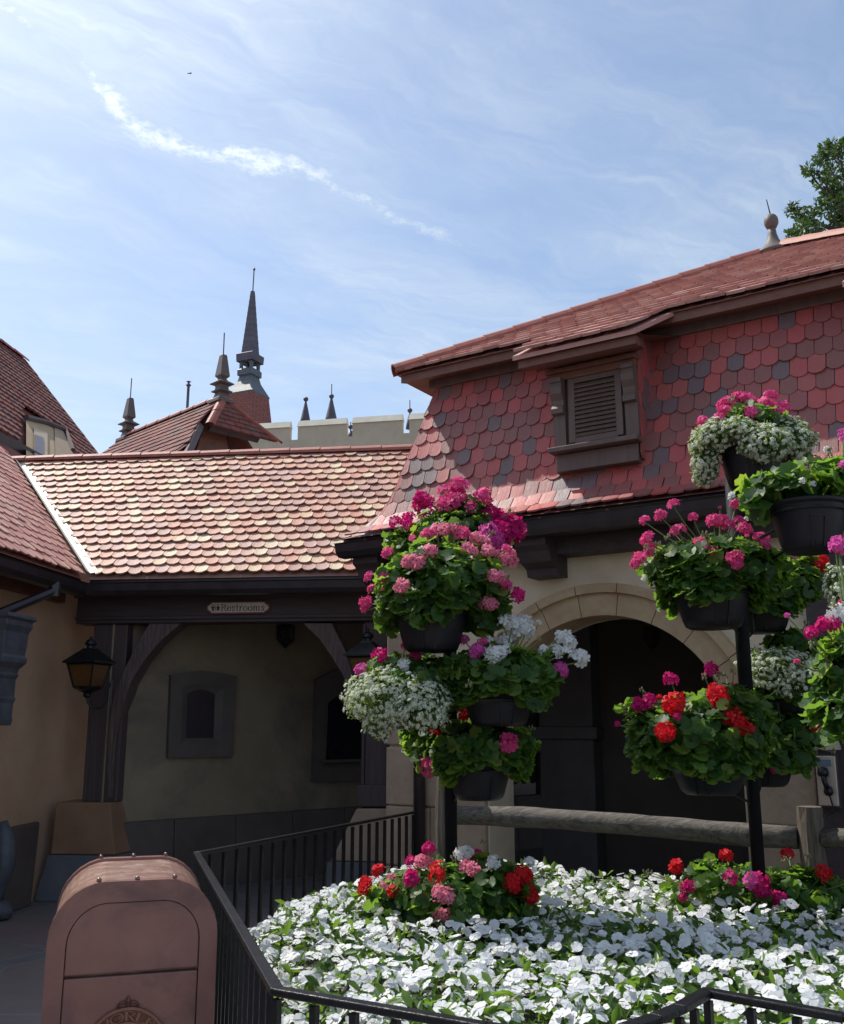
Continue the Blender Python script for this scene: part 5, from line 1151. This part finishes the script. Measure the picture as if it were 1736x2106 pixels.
def plant(t, blobs, heads, pot=None, lr=.040, dens=1.0, buds=0, skirt=0):
    """blobs: (u, v, D, ru, rv, bottom); heads: (u, v, col, sizepx)"""
    spec = []; els = []
    for (u, v, D, ru, rv, bot, *rest_) in blobs:
        c, R = ell(u, v, D, ru, rv); els.append((c, R, D)); area = ((R[0]*R[1])**1.6+(R[0]*R[2])**1.6*2)**.625*6
        spec.append((c, R, int(dens*area/(lr*lr*2.6)*2.6), lr, min(bot, -.8), pot))
    if pot is not None and skirt > 0: spec.append((pot[0], ('ring', pot[1], pot[2]+.10, pot[2]-skirt*pot[3]), int(dens*pot[1]*6.3*(.1+skirt*pot[3])/(lr*lr)*3.4), lr, -1, None))
    V, F, Rn = leaves(spec); npmesh('foliage', V, F, [MT['leaf']], t, Rn)
    def place(u, v):
        best = None
        for c, R, D in els:
            p = at(u, v, D); q_ = (p-c); k2 = (q_[0]/R[0])**2+(q_[2]/R[2])**2
            if best is None or k2 < best[0]: best = (k2, c, R, D)
        k2, c, R, D = best; Y = D-R[1]*1.02*math.sqrt(max(0, 1-k2)) if k2 < 1 else D+rng.uniform(-.05, .05)
        return at(u, v, Y), c, Y
    for (u, v, col, px) in heads:
        p, c, Y = place(u, v); sz_ = .78*px*Y*1.03/FOC; d = unit(unit(p-c)*.8+np.array([0, -.25, .55]))
        flower_head(t, p, sz_, col, d)
        root = c+(p-c)*.25; mid = (root*.4+p*.6)+UP*-.02; st = MB(); st.tube([root, mid, p-d*sz_*.7], [.0042, .0036, .003], 4, cap=False); st.build('stem', MT['stem'], t, smooth=True)
    for _ in range(buds):
        c, R, D = els[int(rng.integers(0, len(els)))]; d = unit(rng.normal(size=3)+np.array([0, -.3, .9])); p = c+d*np.array(R)*rng.uniform(1.1, 1.35)+UP*.03; bd = MB(); st = bd
        st.tube([c+d*np.array(R)*.6, p], [.0035, .0028], 4, cap=False)
        for _k in range(6):
            e = unit(rng.normal(size=3)+UP*.3); b = p+e*.016; st.tube([p, b], [.002, .0018], 3, cap=False); bd.lathe([(.001, -.008), (.005, -.002), (.0045, .004), (.001, .010)], b, 5)
        bd.build('flower_bud', MT['bud'], t)
def pot_shape(t, u, vt, vb, wpx, D, ang_=0.0, panel=True):
    """self-watering basket: tapered bowl with rolled rim and a recessed filler panel"""
    ct, cb = at(u, vt, D), at(u, vb, D); r = wpx/2*D*1.03/FOC; zt, zb = ct[2], cb[2]; h = zt-zb; c = (ct[0], ct[1], 0)
    m = MB(); prof = [(r*.60, zb), (r*.70, zb+.012*1), (r*.76, zb+h*.18), (r*.88, zb+h*.55), (r*.965, zb+h*.88), (r*.97, zt-.022), (r*1.03, zt-.02), (r*1.045, zt-.006), (r*1.03, zt), (r*.95, zt), (r*.93, zt-.03)]
    m.lathe(prof, c, 32); po = m.build('pot', MT['pot'], t, smooth=True)
    if panel:
        m = MB(); a0 = math.atan2(-ct[1], -ct[0])+ang_
        def pp(a, z, k_): rr = r*np.interp((z-zb)/h, [0, .02, .18, .55, .88], [.60, .70, .76, .88, .965])+k_; return np.array([ct[0]+rr*math.cos(a), ct[1]+rr*math.sin(a), z])
        for aa, bb, za, zb2 in ((-.22, -.17, .04, .62), (.17, .22, .04, .62), (-.22, .22, .60, .66)):
            m.hexa([pp(a0+aa, zb+h*za, -.004), pp(a0+bb, zb+h*za, -.004), pp(a0+bb, zb+h*zb2, -.004), pp(a0+aa, zb+h*zb2, -.004)], [pp(a0+aa, zb+h*za, .006), pp(a0+bb, zb+h*za, .006), pp(a0+bb, zb+h*zb2, .006), pp(a0+aa, zb+h*zb2, .006)])
        m.build('filler_panel', MT['pot'], po)
    m = MB(); m.lathe([(.001, zt-.03), (r*.93, zt-.03), (r*.93, zt-.028)][:2], c, 16); m.build('potting_soil', MT['soil'], t)
    return (np.array([ct[0], ct[1], zt]), r, zt, h)

MT['pole'] = M_noise('matt_black_pole_paint', (.006, .006, .008), (.011, .011, .014), 12, .7, .2, 60, spec=.15)
POTG = 'hanging flower pots on the iron poles'
poleL = at(927, 1600, 5.45); poleR = at(1547, 1600, 5.4)
def pole(base_p, vtop, u, label):
    t = thing('flower_pole', (base_p[0], base_p[1], .5), label, 'pole', 'iron poles carrying the flower pots'); z1 = at(u, vtop, base_p[1])[2]
    m = MB(); m.tube([(base_p[0], base_p[1], .3), (base_p[0], base_p[1], z1)], .034, 14); m.tube([(base_p[0], base_p[1], 1.52), (base_p[0], base_p[1], z1-.1)], .038, 14); m.build('shaft', MT['pole'], t, smooth=True); return t
pl = pole(poleL, 1130, 927, 'black iron pole rising from the white flower bed, the one nearer the timber porch')
pr = pole(poleR, 960, 1547, 'black iron pole in front of the right pier of the stone arch')
def arm(pole_t, base_p, pot):
    c, r, zt = pot[:3]; z = zt-.05; d = np.array([base_p[0]-c[0], base_p[1]-c[1], 0]); L = np.linalg.norm(d); d = d/(L+1e-6); m = MB()
    m.tube([np.array([base_p[0], base_p[1], z-.03]), np.array([c[0], c[1], z])+d*(r+.0)], .009, 6)
    m.tube([np.array([base_p[0], base_p[1], z-.20]), np.array([c[0], c[1], z-.12])+d*(r*.92), np.array([c[0], c[1], z])+d*(r+.01)], .007, 6)
    ring = [np.array([c[0]+(r*1.0)*math.cos(a), c[1]+(r*1.0)*math.sin(a), z]) for a in np.linspace(0, 2*math.pi, 25)]; m.tube(ring, .007, 6, cap=False); m.build('arm', MT['black_metal'], pole_t)
def rz4(l): return [(694.4+.3626*x, 937.5+.3626*y, c, s) for x, y, c, s in l]
def rz5(l): return [(1215.2+.4287*x, 763.9+.4287*y, c, s) for x, y, c, s in l]
def rz7(l): return [(625+.32*x, 1597.2+.32*y, c, s) for x, y, c, s in l]
def rz8(l): return [(1111+.36*x, 1527.8+.36*y, c, s) for x, y, c, s in l]
def flower_pot(label, potpx, D, blobs, heads, aly=None, pole_=None, ang_=0.0, lr=.040, dens=1.0, buds=4, name='flower_pot', skirt=.55):
    u, vt, vb, wpx = potpx; b = at(u, vb, D); t = thing(name, b, label, 'flower pot', POTG)
    pot = pot_shape(t, u, vt, vb, wpx, D, ang_)
    plant(t, [(x, y, D+dd, ru, rv, bot) for x, y, dd, ru, rv, bot in blobs], heads, pot, lr, dens, buds, skirt)
    for i, (x, y, dd, ru, rv, bot, n) in enumerate(aly or []):
        c, R = ell(x, y, D+dd, ru, rv); alyssum(c, R, n, bot, pot, t)
    if pole_: arm(pole_[0], pole_[1], pot)
    return t
poleN = at(1800, 1500, 4.35); pn_ = pole(poleN, 1150, 1800, 'black iron pole of the nearest flower pot, just at the right edge')
PL_, PR_, PN_ = (pl, poleL), (pr, poleR), (pn_, poleN)
# ---- left pole
flower_pot('black pot on the left pole with rose-pink geraniums and big leaves hanging over its sides', (887, 1245, 1341, 150), 5.10,
    [(905, 1195, 0, 132, 82, -.5), (810, 1255, .02, 42, 52, -1), (1000, 1240, .02, 50, 62, -1), (890, 1270, -.02, 80, 30, -.3)],
    rz4([(180, 690, 'P', 15), (195, 755, 'P', 12), (160, 835, 'P', 19), (160, 865, 'P', 14), (290, 775, 'L', 20), (370, 735, 'L', 19), (340, 755, 'L', 12), (400, 600, 'L', 18), (450, 600, 'L', 22), (520, 545, 'L', 22), (285, 550, 'P', 16), (835, 840, 'L', 18), (870, 840, 'L', 18), (880, 680, 'L', 18), (920, 690, 'L', 18), (945, 740, 'P', 20), (1020, 790, 'M', 20),
         (515, 455, 'L', 22), (570, 425, 'L', 20), (520, 440, 'P', 16), (655, 415, 'L', 18), (700, 440, 'P', 22), (790, 468, 'L', 20), (830, 500, 'L', 20), (850, 540, 'L', 18), (735, 530, 'L', 18), (770, 540, 'L', 14), (885, 555, 'L', 16), (960, 560, 'L', 22), (975, 600, 'L', 22), (945, 590, 'L', 16), (955, 530, 'P', 14), (430, 475, 'P', 12), (600, 420, 'L', 20), (260, 690, 'P', 14)]), pole_=PL_, ang_=-.08, lr=.046, dens=.95, buds=8)
flower_pot('black pot at the very top of the left pole with crimson and magenta geraniums', (930, 1165, 1225, 135), 5.50,
    [(930, 1110, 0, 118, 58, -.5), (820, 1120, .0, 30, 28, -1), (950, 1060, 0, 60, 40, -.5)],
    rz4([(685, 175, 'P', 25), (690, 205, 'M', 18), (615, 205, 'P', 22), (825, 235, 'P', 26), (475, 240, 'M', 20), (465, 280, 'M', 20), (500, 325, 'M', 22), (520, 265, 'M', 16), (600, 275, 'P', 24), (665, 255, 'P', 24), (640, 285, 'P', 20), (700, 245, 'P', 18), (335, 380, 'M', 20), (405, 365, 'M', 22), (400, 395, 'M', 16), (760, 290, 'P', 18), (870, 325, 'M', 24), (915, 355, 'M', 24), (940, 375, 'M', 22), (850, 430, 'F', 26), (920, 425, 'M', 30), (985, 385, 'M', 28), (1015, 430, 'M', 28), (890, 480, 'F', 26), (930, 460, 'M', 28), (970, 400, 'M', 28), (915, 515, 'F', 24), (830, 470, 'F', 22), (1010, 400, 'M', 22), (1000, 455, 'M', 22), (790, 500, 'F', 16)]), pole_=PL_, lr=.042, buds=6)
flower_pot('black pot with tall white geraniums against the dark arch, halfway up the left pole', (1025, 1420, 1494, 148), 5.10,
    [(1030, 1385, 0, 122, 58, -.55), (930, 1395, .05, 45, 50, -1), (1105, 1385, .0, 45, 45, -1)],
    rz4([(960, 955, 'W', 26), (990, 950, 'W', 20), (1050, 955, 'W', 26), (1040, 1005, 'W', 26), (1075, 985, 'W', 20), (955, 1045, 'W', 24), (885, 1130, 'W', 24), (920, 1115, 'W', 18), (955, 1100, 'W', 14), (1290, 1045, 'W', 24), (1260, 1020, 'W', 14), (1320, 1065, 'W', 18), (1305, 1105, 'W', 16), (1240, 1112, 'W', 20), (1370, 1150, 'W', 26), (1165, 1110, 'W', 16), (1140, 950, 'W', 9), (790, 1110, 'F', 20), (720, 1045, 'F', 14), (820, 1065, 'P', 16), (1255, 1210, 'F', 20), (1275, 1225, 'F', 16), (850, 1050, 'W', 16)]), pole_=PL_, ang_=.30, lr=.040, buds=7)
flower_pot('black pot smothered in a drooping cloud of white alyssum beside the porch post', (858, 1420, 1500, 130), 5.15,
    [(815, 1372, 0, 66, 24, -.5), (890, 1400, .12, 40, 60, -1)],
    rz4([(240, 1130, 'M', 20), (255, 1150, 'M', 14), (135, 1215, 'F', 18), (375, 1180, 'W', 18), (375, 1200, 'W', 14), (470, 1210, 'W', 18), (490, 1230, 'W', 12), (385, 1085, 'P', 13), (440, 1135, 'M', 14), (280, 1270, 'P', 7), (710, 1460, 'R', 18)]),
    aly=[(812, 1435, -.08, 98, 66, -1, 1300), (866, 1448, -.16, 66, 60, -1, 800), (800, 1488, -.06, 52, 36, -1, 350)], pole_=PL_, lr=.034, buds=3)
flower_pot('small black pot low behind the left pole with trailing leaves and one pink bloom', (905, 1520, 1580, 110), 5.62,
    [(890, 1545, -.15, 50, 52, -1), (915, 1590, -.1, 30, 32, -1)], rz4([(520, 1765, 'P', 24), (590, 1500, 'R', 15), (560, 1560, 'R', 15), (600, 1480, 'R', 10)]), pole_=PL_, lr=.042, buds=0)
flower_pot('black pot with one pink bloom, lowest on the left pole above the wooden rail', (985, 1562, 1645, 130), 5.25,
    [(1012, 1530, 0, 90, 42, -.6), (950, 1535, .0, 40, 52, -1), (1070, 1550, 0, 32, 42, -1)], rz4([(970, 1625, 'P', 24), (960, 1645, 'P', 18)]), pole_=PL_, ang_=.25, lr=.040, buds=3)
# ---- right pole
flower_pot('topmost black pot on the right pole, pink geraniums above trailing white alyssum', (1546, 905, 1004, 142), 5.10,
    [(1540, 872, 0, 86, 38, -.4)],
    rz5([(640, 165, 'P', 20), (655, 145, 'P', 16), (720, 135, 'P', 22), (750, 140, 'P', 22), (780, 150, 'P', 16), (860, 122, 'P', 20), (840, 165, 'P', 24), (870, 175, 'P', 18), (925, 175, 'P', 20), (765, 200, 'P', 20), (615, 225, 'P', 15), (905, 205, 'P', 18), (535, 240, 'P', 16), (970, 232, 'P', 10), (700, 125, 'P', 16), (640, 190, 'P', 16), (945, 345, 'W', 11), (815, 455, 'W', 12)]),
    aly=[(1455, 932, .0, 38, 62, -1, 620), (1475, 895, -.10, 48, 36, -1, 380), (1616, 905, -.06, 64, 50, -1, 700), (1572, 912, -.24, 56, 42, -1, 480), (1520, 882, -.20, 40, 26, -1, 180), (1640, 945, .0, 34, 40, -1, 220), (1450, 975, .02, 26, 26, -1, 160)], pole_=PR_, lr=.036, buds=4, skirt=0)
flower_pot('large plain black pot at the right edge with broad dark leaves and few white blooms', (1660, 1036, 1136, 152), 4.55,
    [(1640, 1000, 0, 108, 46, -.35), (1560, 1035, .0, 36, 36, -1), (1730, 985, 0, 50, 45, -.6)], rz5([(1135, 378, 'W', 12), (1015, 525, 'W', 9), (1065, 540, 'W', 9), (680, 600, 'W', 13), (1210, 300, 'F', 15), (1212, 330, 'F', 13), (1212, 450, 'F', 14), (970, 495, 'W', 4)]), pole_=PR_, ang_=.28, lr=.052, dens=.8, buds=2, skirt=.0)
flower_pot('black pot full of pink geraniums on upright stems, upper left of the right pole', (1462, 1205, 1293, 155), 5.10,
    [(1478, 1165, 0, 140, 60, -.55), (1375, 1170, 0, 42, 48, -1), (1440, 1150, 0, 95, 48, -.4), (1560, 1180, .0, 60, 55, -.8)],
    rz5([(258, 715, 'P', 14), (335, 690, 'P', 17), (398, 640, 'P', 17), (490, 700, 'P', 13), (275, 800, 'P', 18), (260, 815, 'P', 14), (290, 855, 'P', 19), (230, 900, 'P', 19), (215, 925, 'P', 14), (420, 768, 'P', 21), (530, 830, 'P', 20), (590, 720, 'P', 20), (625, 715, 'P', 18), (660, 740, 'P', 18), (735, 760, 'P', 22), (815, 810, 'P', 22), (820, 840, 'P', 20), (690, 895, 'P', 22), (700, 920, 'P', 16), (590, 870, 'P', 18), (695, 640, 'P', 15), (620, 655, 'P', 6), (710, 715, 'P', 14), (745, 710, 'W', 8)]), pole_=PR_, ang_=.32, lr=.040, buds=10)
flower_pot('shaded black pot behind the right pole with dark leaves, pink blooms and one red bloom', (1562, 1245, 1302, 125), 5.75,
    [(1600, 1205, -.05, 88, 52, -.8), (1650, 1185, -.05, 42, 42, -1)], rz5([(955, 885, 'P', 22), (1010, 870, 'P', 18), (1045, 880, 'P', 14), (900, 900, 'P', 12), (930, 900, 'P', 16), (1100, 920, 'R', 22), (1095, 945, 'R', 18), (1110, 905, 'R', 16)]), pole_=PR_, lr=.042, buds=3)
flower_pot('black pot of white alyssum between the upper and lower geranium pots right of the pole', (1632, 1424, 1470, 105), 5.65,
    [(1625, 1322, .05, 52, 26, -.6), (1690, 1360, .1, 40, 50, -1)], rz5([(700, 1500, 'R', 6)]), aly=[(1600, 1376, -.05, 80, 46, -1, 800), (1650, 1405, -.15, 52, 40, -1, 420), (1560, 1372, 0, 42, 40, -1, 300), (1690, 1450, -.1, 28, 24, -1, 110)], pole_=PR_, lr=.036, buds=2)
flower_pot('nearest black pot, cut by the right edge, bright green leaves with magenta and white blooms', (1800, 1470, 1560, 170), 3.95,
    [(1752, 1385, 0, 76, 108, -1), (1790, 1420, 0, 90, 90, -.6)], rz5([(1130, 1220, 'M', 28), (1160, 1215, 'M', 22), (1185, 1175, 'W', 28), (1205, 1150, 'W', 20), (1055, 1258, 'M', 18), (945, 1175, 'F', 9), (990, 1395, 'P', 9), (1205, 1120, 'M', 14), (1190, 835, 'F', 26), (1175, 850, 'F', 18), (1200, 880, 'P', 14)]), aly=[(1738, 1208, .35, 46, 50, -1, 330)], pole_=PN_, lr=.052, buds=7)
flower_pot('lowest black pot left of the right pole, bushy with bright red and magenta geraniums', (1457, 1560, 1634, 150), 5.10,
    [(1430, 1510, 0, 142, 86, -.75), (1340, 1520, 0, 50, 65, -1), (1500, 1480, 0, 90, 70, -.6)],
    rz5([(128, 1690, 'M', 8), (225, 1585, 'M', 14), (240, 1600, 'M', 16), (215, 1615, 'M', 12), (280, 1580, 'M', 19), (385, 1480, 'M', 20), (400, 1595, 'R', 30), (405, 1610, 'R', 24), (360, 1730, 'R', 26), (365, 1750, 'R', 18), (610, 1560, 'R', 28), (615, 1590, 'R', 22), (680, 1665, 'R', 26), (710, 1690, 'R', 24), (735, 1715, 'R', 22), (570, 1620, 'M', 11), (415, 1655, 'M', 11), (580, 1435, 'M', 20), (590, 1520, 'R', 14), (330, 1565, 'R', 8)]), pole_=PR_, ang_=-.25, lr=.038, buds=10)
flower_pot('shaded black pot low behind the right pole with dark leaves and a pink bloom', (1568, 1555, 1617, 120), 5.75,
    [(1600, 1515, -.05, 80, 66, -.8), (1640, 1545, -.05, 32, 52, -1)], rz5([(890, 1880, 'P', 20), (880, 1900, 'P', 16), (915, 1895, 'P', 14), (1075, 1715, 'R', 18), (1085, 1735, 'R', 13)]), pole_=PR_, lr=.042, buds=3)

# ---- flower bed: soil, white impatiens, two geranium clumps
Abk, Bfr, Cfr = rp[1], rp[2], rp[3]
poly = [Abk[:2]+np.array([.10, -.02]), Bfr[:2]+np.array([.07, .04]), Cfr[:2]+np.array([.02, .07]), np.array([.36, 2.54]), np.array([.52, 2.60])]+[p[:2]+np.array([.0, .08]) for p in rr2[1:]]+[np.array([1.12, 2.78]), np.array([3.0, 1.9]), np.array([4.2, 3.6])]
fb2 = fa+fdv*(LF+2.2); poly += [fb2[:2]-fn_[:2]*-.12, fa[:2]+fn_[:2]*.12+fdv[:2]*.2, fa[:2]+fn_[:2]*.1-fdv[:2]*.35, rp[0][:2]+np.array([-.02, -.45])]
poly = np.array(poly); NRAIL = 5+len(rr2[1:])+1
def inpoly(P):
    x, y = P[:, 0], P[:, 1]; c = np.zeros(len(P), bool); j = len(poly)-1
    for i in range(len(poly)):
        xi, yi, xj, yj = *poly[i], *poly[j]; c ^= ((yi > y) != (yj > y)) & (x < (xj-xi)*(y-yi)/(yj-yi+1e-12)+xi); j = i
    return c
def edged(P):
    d = np.full(len(P), 9.); 
    for i in list(range(NRAIL))+[len(poly)-1]:           # only the railed sides fall away
        a, b = poly[i], poly[(i+1) % len(poly)]; ab = b-a; t = np.clip(((P-a)@ab)/(ab@ab), 0, 1); d = np.minimum(d, np.linalg.norm(P-a-t[:, None]*ab, axis=1))
    return d
def bedz(P):
    e = np.clip(edged(P)/.55, 0, 1); e = e*e*(3-2*e)
    n = np.array([noise.noise(Vector((p[0]*2.1, p[1]*2.1, 0)))*.045+noise.noise(Vector((p[0]*6, p[1]*6, 3)))*.02 for p in P])
    return .42+.28*e+n
g = MB(); gx = np.linspace(-1.5, 4.4, 60); gy = np.linspace(1.7, 8.2, 66); G = np.array([(x, y) for y in gy for x in gx]); ins = inpoly(G); gz_ = np.where(ins, bedz(G)-.10, .02)
gv = [(G[i, 0], G[i, 1], gz_[i]) for i in range(len(G))]; nx = len(gx)
gf = [(r*nx+c_, r*nx+c_+1, (r+1)*nx+c_+1, (r+1)*nx+c_) for r in range(len(gy)-1) for c_ in range(nx-1) if ins[r*nx+c_] or ins[r*nx+c_+1] or ins[(r+1)*nx+c_] or ins[(r+1)*nx+c_+1]]
g.add(gv, gf); tag(g.build('soil', MT['soil'], smooth=True), kind='structure')
def vis(P, z, mg=260):
    y = P[:, 1]*CP+(z-EYE)*SP; zz = -P[:, 1]*SP+(z-EYE)*CP; u = CXU+FOC*P[:, 0]/y; v = CYU-FOC*zz/y
    return (u > -mg) & (u < 1736+mg) & (v < 2106+mg)
def mound_d(P):
    m1 = at(925, 1850, 5.25); m2 = at(1560, 1840, 5.55)
    return np.minimum(np.hypot((P[:, 0]-m1[0])/.44, (P[:, 1]-m1[1])/.42), np.hypot((P[:, 0]-m2[0])/.48, (P[:, 1]-m2[1])/.36))
def bedpts(dens):
    n = int(dens*5.9*6.5); P = np.stack([rng.uniform(-1.5, 4.4, n), rng.uniform(1.7, 8.2, n)], 1); P = P[inpoly(P)]; z = bedz(P); k = vis(P, z) & (mound_d(P) > .80); return P[k], z[k]
# blossoms: five broad notched petals
ft, ff = [], []
for p in range(5):
    a0 = 2*math.pi*p/5; k = len(ft)
    for u_, w_, h_ in [(0.03, 0, -.04), (.42, .36, .03), (.80, .54, .0), (1.0, .28, -.03), (.97, 0, .0), (1.0, -.28, -.05), (.80, -.54, -.06), (.42, -.36, .0)]:
        ft.append((u_*math.cos(a0)-w_*math.sin(a0), u_*math.sin(a0)+w_*math.cos(a0), h_+.008*p))
    ff += [(k, k+j, k+j+1) for j in range(1, 7)]
ft0 = np.array(ft)
P, z = bedpts(430); dn = np.array([noise.noise(Vector((p[0]*3.1, p[1]*3.1, 7)))+.6*noise.noise(Vector((p[0]*8, p[1]*8, 2))) for p in P]); kp = rng.random(len(P)) < np.clip(.95+.8*dn, .2, 1); P, z = P[kp], z[kp]; parts = []
for var in range(5):
    sl = slice(var, None, 5); ftv = ft0+rng.normal(size=ft0.shape)*np.array([.03, .03, .06]); ftv[:, 2] += [.0, .12, -.10, .05, -.05][var]*(ftv[:, 0]**2+ftv[:, 1]**2)
    Q = np.column_stack([P[sl], z[sl]+rng.uniform(-.035, .055, len(P[sl]))]); N = rng.normal(size=Q.shape)*np.array([.42, .40, .2])+np.array([-.02, -.34, .95]); V, F = scatter(ftv, ff, Q, N, rng.uniform(.017, .031, len(Q)), rng.uniform(0, 6.28, len(Q))); parts.append((V, F, np.repeat(rng.random(len(Q)), len(ff))))
Vf, Ff, Rf = join(parts)
lt = np.array([(0, 0, 0), (.28, .16, .05), (.62, .19, .06), (1, 0, -.06), (.62, -.19, .06), (.28, -.16, .05), (.45, 0, -.02)]); lf = [(6, 0, 1), (6, 1, 2), (6, 2, 3), (6, 3, 4), (6, 4, 5), (6, 5, 0)]
P, z = bedpts(900); Q = np.column_stack([P, z+rng.uniform(-.09, .03, len(P))]); N = rng.normal(size=Q.shape)*.6+np.array([0, -.2, .8])
Vl, Fl = scatter(lt, lf, Q, N, rng.uniform(.05, .085, len(Q)), rng.uniform(0, 6.28, len(Q))); Rl = np.repeat(rng.random(len(Q)), len(lf))
# pale buds
P, z = bedpts(26); bt_ = np.array([(0, 0, 0), (.35, .2, .1), (1, 0, 0), (.35, -.2, .1), (.35, 0, .3)]); bf = [(0, 1, 4), (1, 2, 4), (2, 3, 4), (3, 0, 4)]
Q = np.column_stack([P, z+.04]); Vb, Fb = scatter(bt_, bf, Q, rng.normal(size=Q.shape), np.full(len(Q), .028), rng.uniform(0, 6, len(Q)))
Vall = np.vstack([Vf, Vl, Vb]); Fall = np.vstack([Ff, Fl+len(Vf), Fb+len(Vf)+len(Vl)]); MI = np.concatenate([np.zeros(len(Ff)), np.ones(len(Fl)), np.full(len(Fb), 2)])
MT['budp'] = M_petal('pale_bud', (.62, .52, .36), .3, .4)
bed = npmesh('impatiens_bed', Vall, Fall, [MT['white'], MT['leaf_bed'], MT['budp']], None, np.concatenate([Rf, Rl, rng.random(len(Fb))]), MI)
tag(bed, 'mass of white impatiens with green leaves filling the bed inside the iron railing', 'flower bed', kind='stuff')
for label, D, blobs, heads in (
    ('sunlit geranium clump with red, pink and white blooms at the foot of the left pole', 5.25, [(925, 1845, 0, 165, 58, -.35), (830, 1850, -.05, 70, 50, -.6), (1010, 1830, .0, 85, 62, -.6)],
     rz7([(480, 605, 'R', 17), (395, 690, 'R', 18), (390, 730, 'R', 16), (570, 735, 'R', 15), (695, 640, 'M', 20), (690, 660, 'M', 18), (690, 550, 'M', 14), (755, 545, 'L', 18), (790, 560, 'L', 18), (865, 595, 'R', 20), (855, 640, 'R', 20), (800, 465, 'M', 15), (825, 480, 'M', 12), (1010, 500, 'W', 18), (1045, 490, 'W', 18), (1100, 510, 'M', 18), (1040, 580, 'L', 18), (1090, 600, 'L', 18), (1225, 550, 'W', 17), (1205, 570, 'W', 12), (1450, 550, 'W', 14), (1345, 690, 'R', 24), (1360, 710, 'R', 18), (1405, 625, 'R', 22), (1430, 645, 'R', 18), (1450, 765, 'R', 22), (1440, 745, 'R', 16), (870, 755, 'L', 20), (920, 765, 'L', 20), (875, 905, 'L', 20), (900, 890, 'L', 16), (515, 700, 'L', 11), (560, 650, 'L', 11)])),
    ('shaded geranium clump with magenta and red blooms at the foot of the right pole', 5.55, [(1500, 1835, 0, 128, 52, -.35), (1640, 1838, 0, 110, 48, -.4)],
     rz8([(780, 705, 'R', 19), (785, 720, 'R', 15), (1065, 650, 'R', 18), (1410, 640, 'R', 17), (1615, 745, 'R', 20), (1090, 770, 'M', 18), (825, 830, 'M', 14), (855, 815, 'M', 15), (820, 880, 'M', 12), (1210, 785, 'F', 22), (1250, 800, 'M', 24), (1265, 835, 'M', 24), (1300, 870, 'M', 18), (1360, 885, 'M', 18)]))):
    u0, v0 = blobs[0][0], 1880; b = at(u0, v0, D); t = thing('geranium_clump', (b[0], b[1], .5), label, 'plant', 'geranium clumps in the white bed')
    plant(t, [(x, y, D+dd, ru, rv, bot) for x, y, dd, ru, rv, bot in blobs], heads, None, .040, 1.0, 9)
